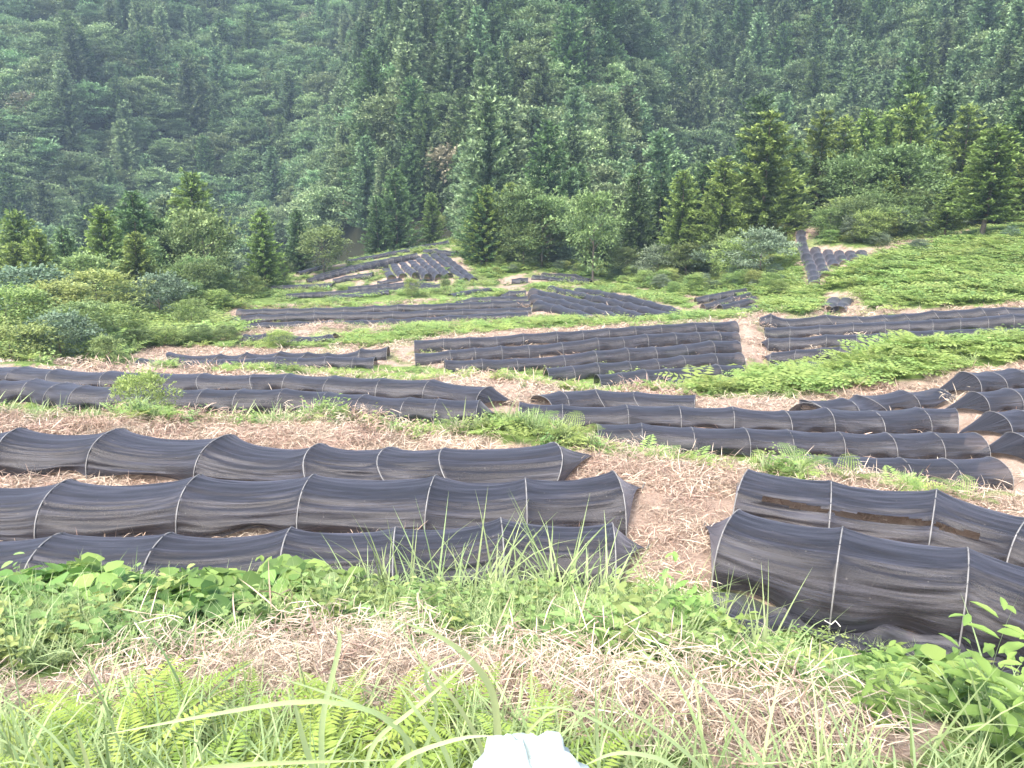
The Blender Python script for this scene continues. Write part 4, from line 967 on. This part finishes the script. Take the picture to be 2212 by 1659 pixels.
# near bank strip
def zone_of(names):
    def f(x, y, z):
        px, py = proj(np.stack([x, y, z], -1)); m = np.zeros(x.shape, bool)
        for k in names: m |= inpoly(px+(fbm(x, y, 5)-.5)*30, py+(fbm(x*1.3, y*1.3, 6)-.5)*24, GREEN[k])
        return m & offnets(x, y)
    return f
x, y, z, r = pts_in(3.4, 6.6, 75, test=zone_of(['band', 'vines']), seed=4); place("grass", [grass_mesh(s+30, .42, 36, .12, .005) for s in range(4)], x, y, z, r, .5, 1.0, label="fine green grass along the near terrace edge", low=1520)
x, y, z, r = pts_in(3.2, 6.6, 26, test=zone_of(['band', 'vines']), seed=5); place("undergrowth", [weed_mesh(s+40, .26, 60, .16, .085) for s in range(4)], x, y, z, r, .6, 1.3, label="mixed leafy weeds along the near terrace edge", low=1520)
x, y, z, r = pts_in(1.3, 2.6, 9, test=zone_of(['bottom', 'bottomr']), seed=61); place("tall_grass", [grass_mesh(s+250, .62, 12, .1, .005, up=1.9) for s in range(3)], x, y, z, r, .6, 1.1, label="taller loose grass blades at the bottom of the photo")
x, y, z, r = pts_in(1.2, 3.2, 65, test=zone_of(['bottom', 'bottomr']), seed=6); place("low_grass", [grass_mesh(s+50, .3, 26, .1, .004) for s in range(4)], x, y, z, r, .5, 1.1, label="grass at the photographer's feet")
x, y, z, r = pts_in(6.8, 14, 16, test=zone_of(['edge']), seed=7); place("edge_weeds", weeds+grasses[:2]+ferns[:1], x, y, z, r, .45, .95, label="weeds and grass along the back edge of the nearest terrace")
x, y, z, r = pts_in(20, 34, 5, test=zone_of(['bank2']), seed=8)
place("bank_weeds", weeds+ferns+grasses[:1]+far_w[:1], x, y, z, r, .5, 1.15, label="green weeds and ferns on the bank behind the second terrace")
x, y, z, r = pts_in(20, 34, 5, test=lambda x, y, z: zone_of(['bank2'])(x, y, z) & (x > 4.5) & (fbm(x*.8, y*.8, 71) > .40), seed=18)
place("bank_ferns", ferns+far_f, x, y, z, r, .5, 1.5, label="fresh green ferns on the bank behind the second terrace at right")
x, y, z, r = pts_in(34, 64, 2.6, test=zone_of(['bank3', 'bank4', 'left', 'knoll']), seed=9); place("terrace_weeds", far_w+far_f, x, y, z, r, .55, 1.15, label="weeds on the banks between the upper terraces")
x, y, z, r = pts_in(40, 78, 3.2, test=zone_of(['ferns']), seed=10); place("fern_cover", far_f+far_w[:1], x, y, z, r, .8, 1.7, label="bright green bracken covering the slope at the right")
kt = lambda x, y, z: offnets(x, y) & (fbm(x*.35, y*.35, 77) > .46)
x, y, z, r = pts_in(60, 108, 1.7, test=kt, seed=11); place("knoll_weeds", far_w+far_f[:1], x, y, z, r, .7, 1.3, label="scattered weeds between the net tunnels of the far knoll")
kt2 = lambda x, y, z: offnets(x, y) & (fbm(x*.5, y*.5, 79) > .60) & ~zones(x, y, z)
x, y, z, r = pts_in(15, 64, .9, test=kt2, seed=12); place("sparse_weeds", far_w+weeds, x, y, z, r, .4, .9, label="sparse weeds sprouting through straw between the rows")
ut = lambda x, y, z: ~inpoly(*proj(np.stack([x, y, z], -1)), FIELD) & ((y > 60) | (proj(np.stack([x, y, z], -1))[0] > 1000)) & (y > 40)
x, y, z, r = pts_in(40, 130, .55, test=ut, seed=13); place("understory", [KM['light'][0][0], KM['broad'][0][0], KM['grey'][0][0]], x, y, z, r, .35, .75, label="dense understory shrubs at the forest foot")
x, y, z, r = pts_in(28, 66, 3.0, test=zone_of(['left']), seed=14); place("thicket", far_w+far_f+grasses[:1]+weeds[:1], x, y, z, r, .8, 2.3, label="low tangled thicket at the left")

BR = [(1050,555),(1200,570),(1320,585),(1480,598),(1640,560),(1690,575),(1700,655),(1640,640),(1560,625),(1480,640),(1400,625),(1300,600),(1160,580),(1060,600)]
bt = lambda x, y, z: inpoly(*proj(np.stack([x, y, z], -1)), BR) & offnets(x, y, .5)
x, y, z, r = pts_in(50, 108, .5, test=bt, seed=15); place("brushwood", [KM['light'][0][0], KM['grey'][0][0], KM['light'][1][0]], x, y, z, r, .16, .42, label="low bright brushwood between forest foot and slanting nets")
x, y, z, r = pts_in(50, 108, 2.2, test=bt, seed=16); place("brush_ferns", far_f+far_w, x, y, z, r, .9, 1.7, label="ferns and weeds between forest foot and slanting nets")
# ------------------------------------------------------------------ single plants near the camera
def solo(name, me, px, py, d, s, label, cat, group=None, rz=0., dz=0.):
    p = at(px, py, d); z = float(ground(p[0], p[1])); o = link(name, me, None, (p[0], p[1], z-.02+dz)); o.scale = (s, s, s); o.rotation_euler = (0, 0, rz)
    return tag(o, label, cat, group)
vm = [vine_mesh(s, n=84) for s in range(5)]
VP = [(40,1250,5.0),(150,1262,5.1),(95,1310,4.8),(260,1275,5.1),(210,1330,4.7),(360,1280,5.1),(330,1345,4.6),(440,1265,5.15),(450,1330,4.7),(530,1255,5.2),(545,1300,5.0),(640,1250,5.2),(610,1330,4.8),(700,1300,5.0),(590,1240,5.3),(10,1330,4.7),(420,1385,4.3),(2000,1500,3.9),(1880,1480,4.0),(2100,1530,3.6)]
for i, (a_, b_, c_) in enumerate(VP):
    rt = a_ > 1500
    solo("vine", vm[i % 5], a_, b_, c_, 1.0+.25*((i*7) % 3-1)*.6, "low vine with broad round leaves among the weeds at the right foreground" if rt else "mound of vine with broad round green leaves on the left near bank", "vine", "vines in the right foreground" if rt else "round-leaved vines on the left near bank", i*1.7)
sv = vine_mesh(77, .1, 9, .12, .1)
for i, (a_, b_, c_, lb) in enumerate([(395,1480,3.3,"small vine sprig with few leaves on straw at lower left"),(490,1440,3.6,"lone vine sprig right of the lower-left one on the straw"),(900,1400,3.9,"vine sprig hanging over the straw in the middle"),(1120,1400,3.9,"dark vine sprig right of the middle one"),(1085,1500,3.1,"vine sprig behind the pale bag"),(1290,1560,2.8,"broad-leaved sprig right of the pale bag"),(860,1440,3.6,"vine sprig left of the long grass tuft")]):
    solo("vine_sprig", sv, a_, b_, c_, 1.15, lb, "vine", None, i*2.1)
fm = [fern_mesh(90+s, .62, 6, 22, 5, 'fern', elev=1.15) for s in range(3)]
for i, (a_, b_, c_, s, lb) in enumerate([(1150,935,12.0,1.0,"bracken fern left of the path head on the terrace edge"),(1235,945,11.8,1.0,"bracken fern beside the path head, right of the first"),(1440,985,11.1,.8,"small fern above the straw in the middle of the terrace edge"),
     (1645,1000,10.9,.9,"fern left of the upright fern on the terrace edge"),(1725,1015,10.6,1.0,"upright triangular fern on the terrace edge"),(1835,1030,10.3,1.1,"large arching fern in front of the net on the terrace edge"),(1990,1070,9.6,.9,"pale fern near the right end of the terrace edge"),(2085,1080,9.4,.85,"rightmost pale fern on the terrace edge"),(985,925,12.3,.8,"leafy fern at the left of the terrace edge ferns")]):
    solo("fern", fm[i % 3], a_, b_, c_, s, lb, "fern", "ferns on the back edge of the nearest terrace", i*1.3)
fy = [fern_mesh(120+s, .38, 6, 24, 0, 'fern_yellow', W=.07, elev=.5) for s in range(3)]
k = 0
for py_, d_ in ((1590,2.45),(1635,2.2),(1690,2.0),(1760,1.75)):
    for px_ in range(-40, 1300, 150):
        if px_ > 900 and py_ < 1630: continue
        k += 1
        solo("fern", fy[k % 3], px_+((k*37) % 60)-30, py_, d_+((k*13) % 7)*.03-.1, .8+.12*((k*5) % 4), "yellow-green fern in the bed along the bottom left of the photo", "fern", "yellow ferns along the bottom", k*1.1)
# tall grass tufts on the near bank
gt = [grass_mesh(200+s, .75, 60, .16, .007, up=2.2) for s in range(3)]
for i, (a_, b_, c_, lb) in enumerate([(860,1300,5.1,"pale grass tuft left of the tallest one on the near bank"),(960,1290,5.1,"tallest pale grass tuft in front of the near left tunnel"),(1060,1300,5.1,"pale grass tuft right of the tallest one"),(1200,1310,5.0,"grass tuft in front of the left tunnel's end"),(1270,1300,5.0,"grass tuft with arching blades beside the path"),
     (1430,1330,4.8,"grass tuft at the foot of the straw path"),(1560,1375,4.5,"grass tuft before the flat net's left end"),(1660,1410,4.3,"grass tuft before the middle of the flat net"),(800,1310,5.0,"short grass tuft beside the vine leaves"),(100,900,13.2,"grass tuft on the left of the straw mound"),(1330,1330,4.9,"thin grass tuft left of the path foot")]):
    solo("grass_tuft", gt[i % 3], a_, b_, c_, (1.2 if 800 < a_ < 1300 else .85) if c_ < 10 else .9, lb, "grass tuft", "tall grass tufts", i*.9)
lw_ = [weed_mesh(300+s, .5, 70, .1, .13, 'vine', .35) for s in range(3)]
for i, (a_, b_, c_, s, lb) in enumerate([(600,1225,5.35,.9,"leafy stem standing above the vines in front of the near tunnel"),(1240,1300,5.1,.75,"upright leafy stem beside the near left tunnel's end"),(1420,1310,4.9,.7,"upright leafy weed at the foot of the path"),(1490,1400,4.1,1.0,"yellow-green broad-leaved weed in the middle of the near bank"),(1530,1380,4.2,.8,"tall weed right beside the yellow-green one"),
     (2150,1600,2.3,1.0,"large pale lobed plant in the lower right corner"),(2090,1560,2.6,.8,"lobed plant left above the lower right corner"),(2190,1500,3.0,.8,"leafy plant at the right picture edge on the near bank"),(1880,1600,2.4,.6,"low leafy plant left of the lower right corner"),
     (500,880,13.0,1.0,"leafy weed right of the round shrub on the terrace edge"),(560,885,12.9,.9,"second leafy weed right of the round shrub"),(720,890,12.7,1.0,"yellowish leafy stem in front of the second terrace"),(640,890,12.8,.9,"leafy weed between the second and the yellowish stem"),(880,900,12.4,.9,"green spiky weed at the right of the row of weeds"),(2060,745,26.5,1.3,"leafy stem poking above the right fern bank")]):
    solo("leafy_plant", lw_[i % 3], a_, b_, c_, s, lb, "plant", None, i*1.9)

# long silvergrass blades close to the camera
def long_blade(pts, w, seed):
    c = np.array([at(*p) for p in pts]); k = np.linspace(0, 1, len(c)); t = np.linspace(0, 1, 15)
    # smooth through the measured points
    P_ = np.stack([np.interp(t, k, c[:, j]) for j in range(3)], -1)
    for _ in range(3): P_[1:-1] = (P_[:-2]+P_[1:-1]*2+P_[2:])/4
    T = unit(np.gradient(P_, axis=0)); sd_ = unit(np.cross(T, np.array([.2, -.75, .6]))); nn = np.cross(sd_, T)
    wd = w*np.clip(np.minimum(t*6+.35, 1)*(1-t**3), .03, 1)[:, None]
    V = np.stack([P_+sd_*wd, P_-nn*wd*.25, P_-sd_*wd], 1).reshape(-1, 3); f = []
    for i in range(14):
        for j in range(2): f.append((i*3+j, i*3+j+1, i*3+3+j+1, i*3+3+j))
    return V, f
TUFTS = [
 ("silvergrass", "long arching silvergrass blades left of the pale bag, close to the camera", [
  ([(690,1700,1.75),(655,1600,1.7),(625,1470,1.65)],.011,.75),([(880,1700,1.75),(890,1560,1.7),(700,1500,1.6),(420,1550,1.5),(210,1590,1.45)],.009,.7),
  ([(700,1720,1.8),(690,1560,1.75),(740,1380,1.7),(722,1350,1.7)],.011,.95),([(780,1720,1.75),(800,1600,1.7),(900,1530,1.65),(1070,1378,1.6)],.009,1.0),
  ([(860,1720,1.8),(960,1540,1.75),(900,1450,1.7),(1010,1400,1.65)],.007,.7),([(930,1740,1.8),(900,1600,1.7),(780,1520,1.6),(560,1450,1.5)],.007,.8),
  ([(1000,1740,1.7),(960,1610,1.65),(900,1540,1.6),(850,1460,1.6)],.009,.8),([(820,1740,1.6),(850,1640,1.55),(1000,1590,1.5),(1080,1590,1.5)],.008,.9)]),
 ("silvergrass", "curved broad grass blade arching down beside the bag's left", [
  ([(1080,1700,1.7),(1075,1560,1.7),(1065,1480,1.7),(980,1380,1.65),(840,1335,1.6)],.014,.8),([(1060,1720,1.8),(1068,1560,1.75),(1070,1430,1.7)],.004,.4),
  ([(1060,1720,1.7),(1040,1600,1.65),(960,1480,1.6),(880,1400,1.6)],.008,.8),([(1100,1720,1.6),(1120,1600,1.6),(1180,1540,1.6),(1240,1520,1.6)],.006,.8)]),
 ("silvergrass", "thin yellow-green blades leaning over the straw right of the bag", [
  ([(1700,1760,1.9),(1640,1640,1.85),(1540,1500,1.8),(1410,1385,1.75)],.008,1.0),([(1880,1760,1.9),(1830,1620,1.85),(1790,1530,1.8),(1740,1450,1.8)],.006,1.0),
  ([(1620,1760,1.9),(1500,1640,1.8),(1400,1560,1.75),(1300,1500,1.7)],.007,.9),([(1300,1760,1.8),(1290,1600,1.8),(1285,1450,1.8)],.008,.8),
  ([(1380,1760,1.8),(1370,1600,1.8),(1220,1520,1.75),(1100,1540,1.7)],.006,.9),([(1540,1760,1.8),(1450,1640,1.75),(1330,1620,1.7),(1250,1660,1.7)],.009,.95)]),
 ("silvergrass", "broad pale grass blades rising at the bottom left edge", [
  ([(300,1760,1.6),(330,1680,1.55),(500,1650,1.5),(900,1640,1.5)],.011,.55),([(200,1760,1.6),(190,1650,1.6),(160,1560,1.6)],.008,.7),([(120,1760,1.6),(90,1650,1.6),(60,1600,1.6)],.007,.6),([(420,1760,1.6),(400,1660,1.6),(395,1590,1.6)],.006,.7)]),
]
for nm, lb, bl in TUFTS:
    a = Acc()
    for i, (pts, w, tn) in enumerate(bl):
        v, f = long_blade(pts, w*.72, i); a.raw(v, f, tn)
    me = a.mesh("silvergrass", M['grass'], True); p0 = np.concatenate(a.v).mean(0); 
    co = np.empty(len(me.vertices)*3, np.float32); me.vertices.foreach_get("co", co); co = co.reshape(-1, 3)-p0.astype(np.float32); me.vertices.foreach_set("co", co.ravel()); me.update()
    o = link(nm, me, None, tuple(p0)); tag(o, lb, "grass plant", "long grass close to the camera")

# crumpled pale bag at the bottom edge
def bag():
    n, m_ = 40, 24; V = []; c = at(1130, 1690, 1.25)
    for i in range(m_+1):
        th = math.pi*i/m_
        for j in range(n):
            ph = 2*math.pi*j/n; q = np.array([math.sin(th)*math.cos(ph), math.sin(th)*math.sin(ph), math.cos(th)])
            f = 1+.10*abs(math.sin(5*ph+3*math.sin(th*3)))+.07*abs(math.sin(9*th+2*ph))+.16*math.sin(3*ph+2*th)+.09*math.sin(7*ph-4*th+1)+.06*math.sin(11*th+5*ph)
            V.append(c + q*f*np.array([.10, .07, .075]) + np.array([0, 0, .012*math.sin(2*ph)]))
    ids = np.arange((m_+1)*n).reshape(m_+1, n); nx = np.roll(ids, -1, 1)
    Fc = np.stack([ids[:-1], ids[1:], nx[1:], nx[:-1]], -1).reshape(-1, 4)
    V = np.array(V); o = link("plastic_bag", mesh_from("plastic_bag", V-c, Fc, M['bag'], smooth=True), None, tuple(c))
    tag(o, "crumpled white plastic bag at the bottom edge among the grass", "bag")
bag()
# pale stones on the path
def stone(px, py, d, s, label):
    p = at(px, py, d); z = float(ground(p[0], p[1])); r = np.random.default_rng(int(px)); V = []; n, m_ = 12, 8
    fr = r.random(3)*6
    for i in range(m_+1):
        th = math.pi*i/m_
        for j in range(n):
            ph = 2*math.pi*j/n; f = 1+.18*math.sin(2*ph+fr[0])+.1*math.sin(5*ph+fr[1]+th*3)
            V.append((math.sin(th)*math.cos(ph)*f*s, math.sin(th)*math.sin(ph)*f*s*.7, math.cos(th)*s*.45))
    ids = np.arange((m_+1)*n).reshape(m_+1, n); nx = np.roll(ids, -1, 1); Fc = np.stack([ids[:-1], ids[1:], nx[1:], nx[:-1]], -1).reshape(-1, 4)
    tag(link("stone", mesh_from("stone", V, Fc, M['stone']), None, (p[0], p[1], z+s*.2)), label, "stone")
stone(1475, 1000, 10.9, .13, "flat pale stone on the straw at the top of the path")
stone(1210, 1410, 3.9, .05, "small whitish stone in the straw of the near bank")

# ------------------------------------------------------------------ haze in the valley air
m, ns, ls = newmat("haze_air")
pv = N(ns, "ShaderNodeVolumePrincipled"); pv.inputs["Color"].default_value = (.62, .82, 1.0, 1); pv.inputs["Density"].default_value = .0006; pv.inputs["Anisotropy"].default_value = .2
o = N(ns, "ShaderNodeOutputMaterial"); ls.new(pv.outputs[0], o.inputs["Volume"])
ztop = float(gz.max())+20; zb = float(gz.min())-1; xm = 560
V = [(x, y, z) for z in (zb, ztop) for y in (-12, 530) for x in (-xm, xm)]
hz = link("haze", mesh_from("haze", V, [(0,2,3,1),(4,5,7,6),(0,1,5,4),(2,6,7,3),(0,4,6,2),(1,3,7,5)], m)); tag(hz, "thin bluish haze in the valley air", None, None, "stuff")
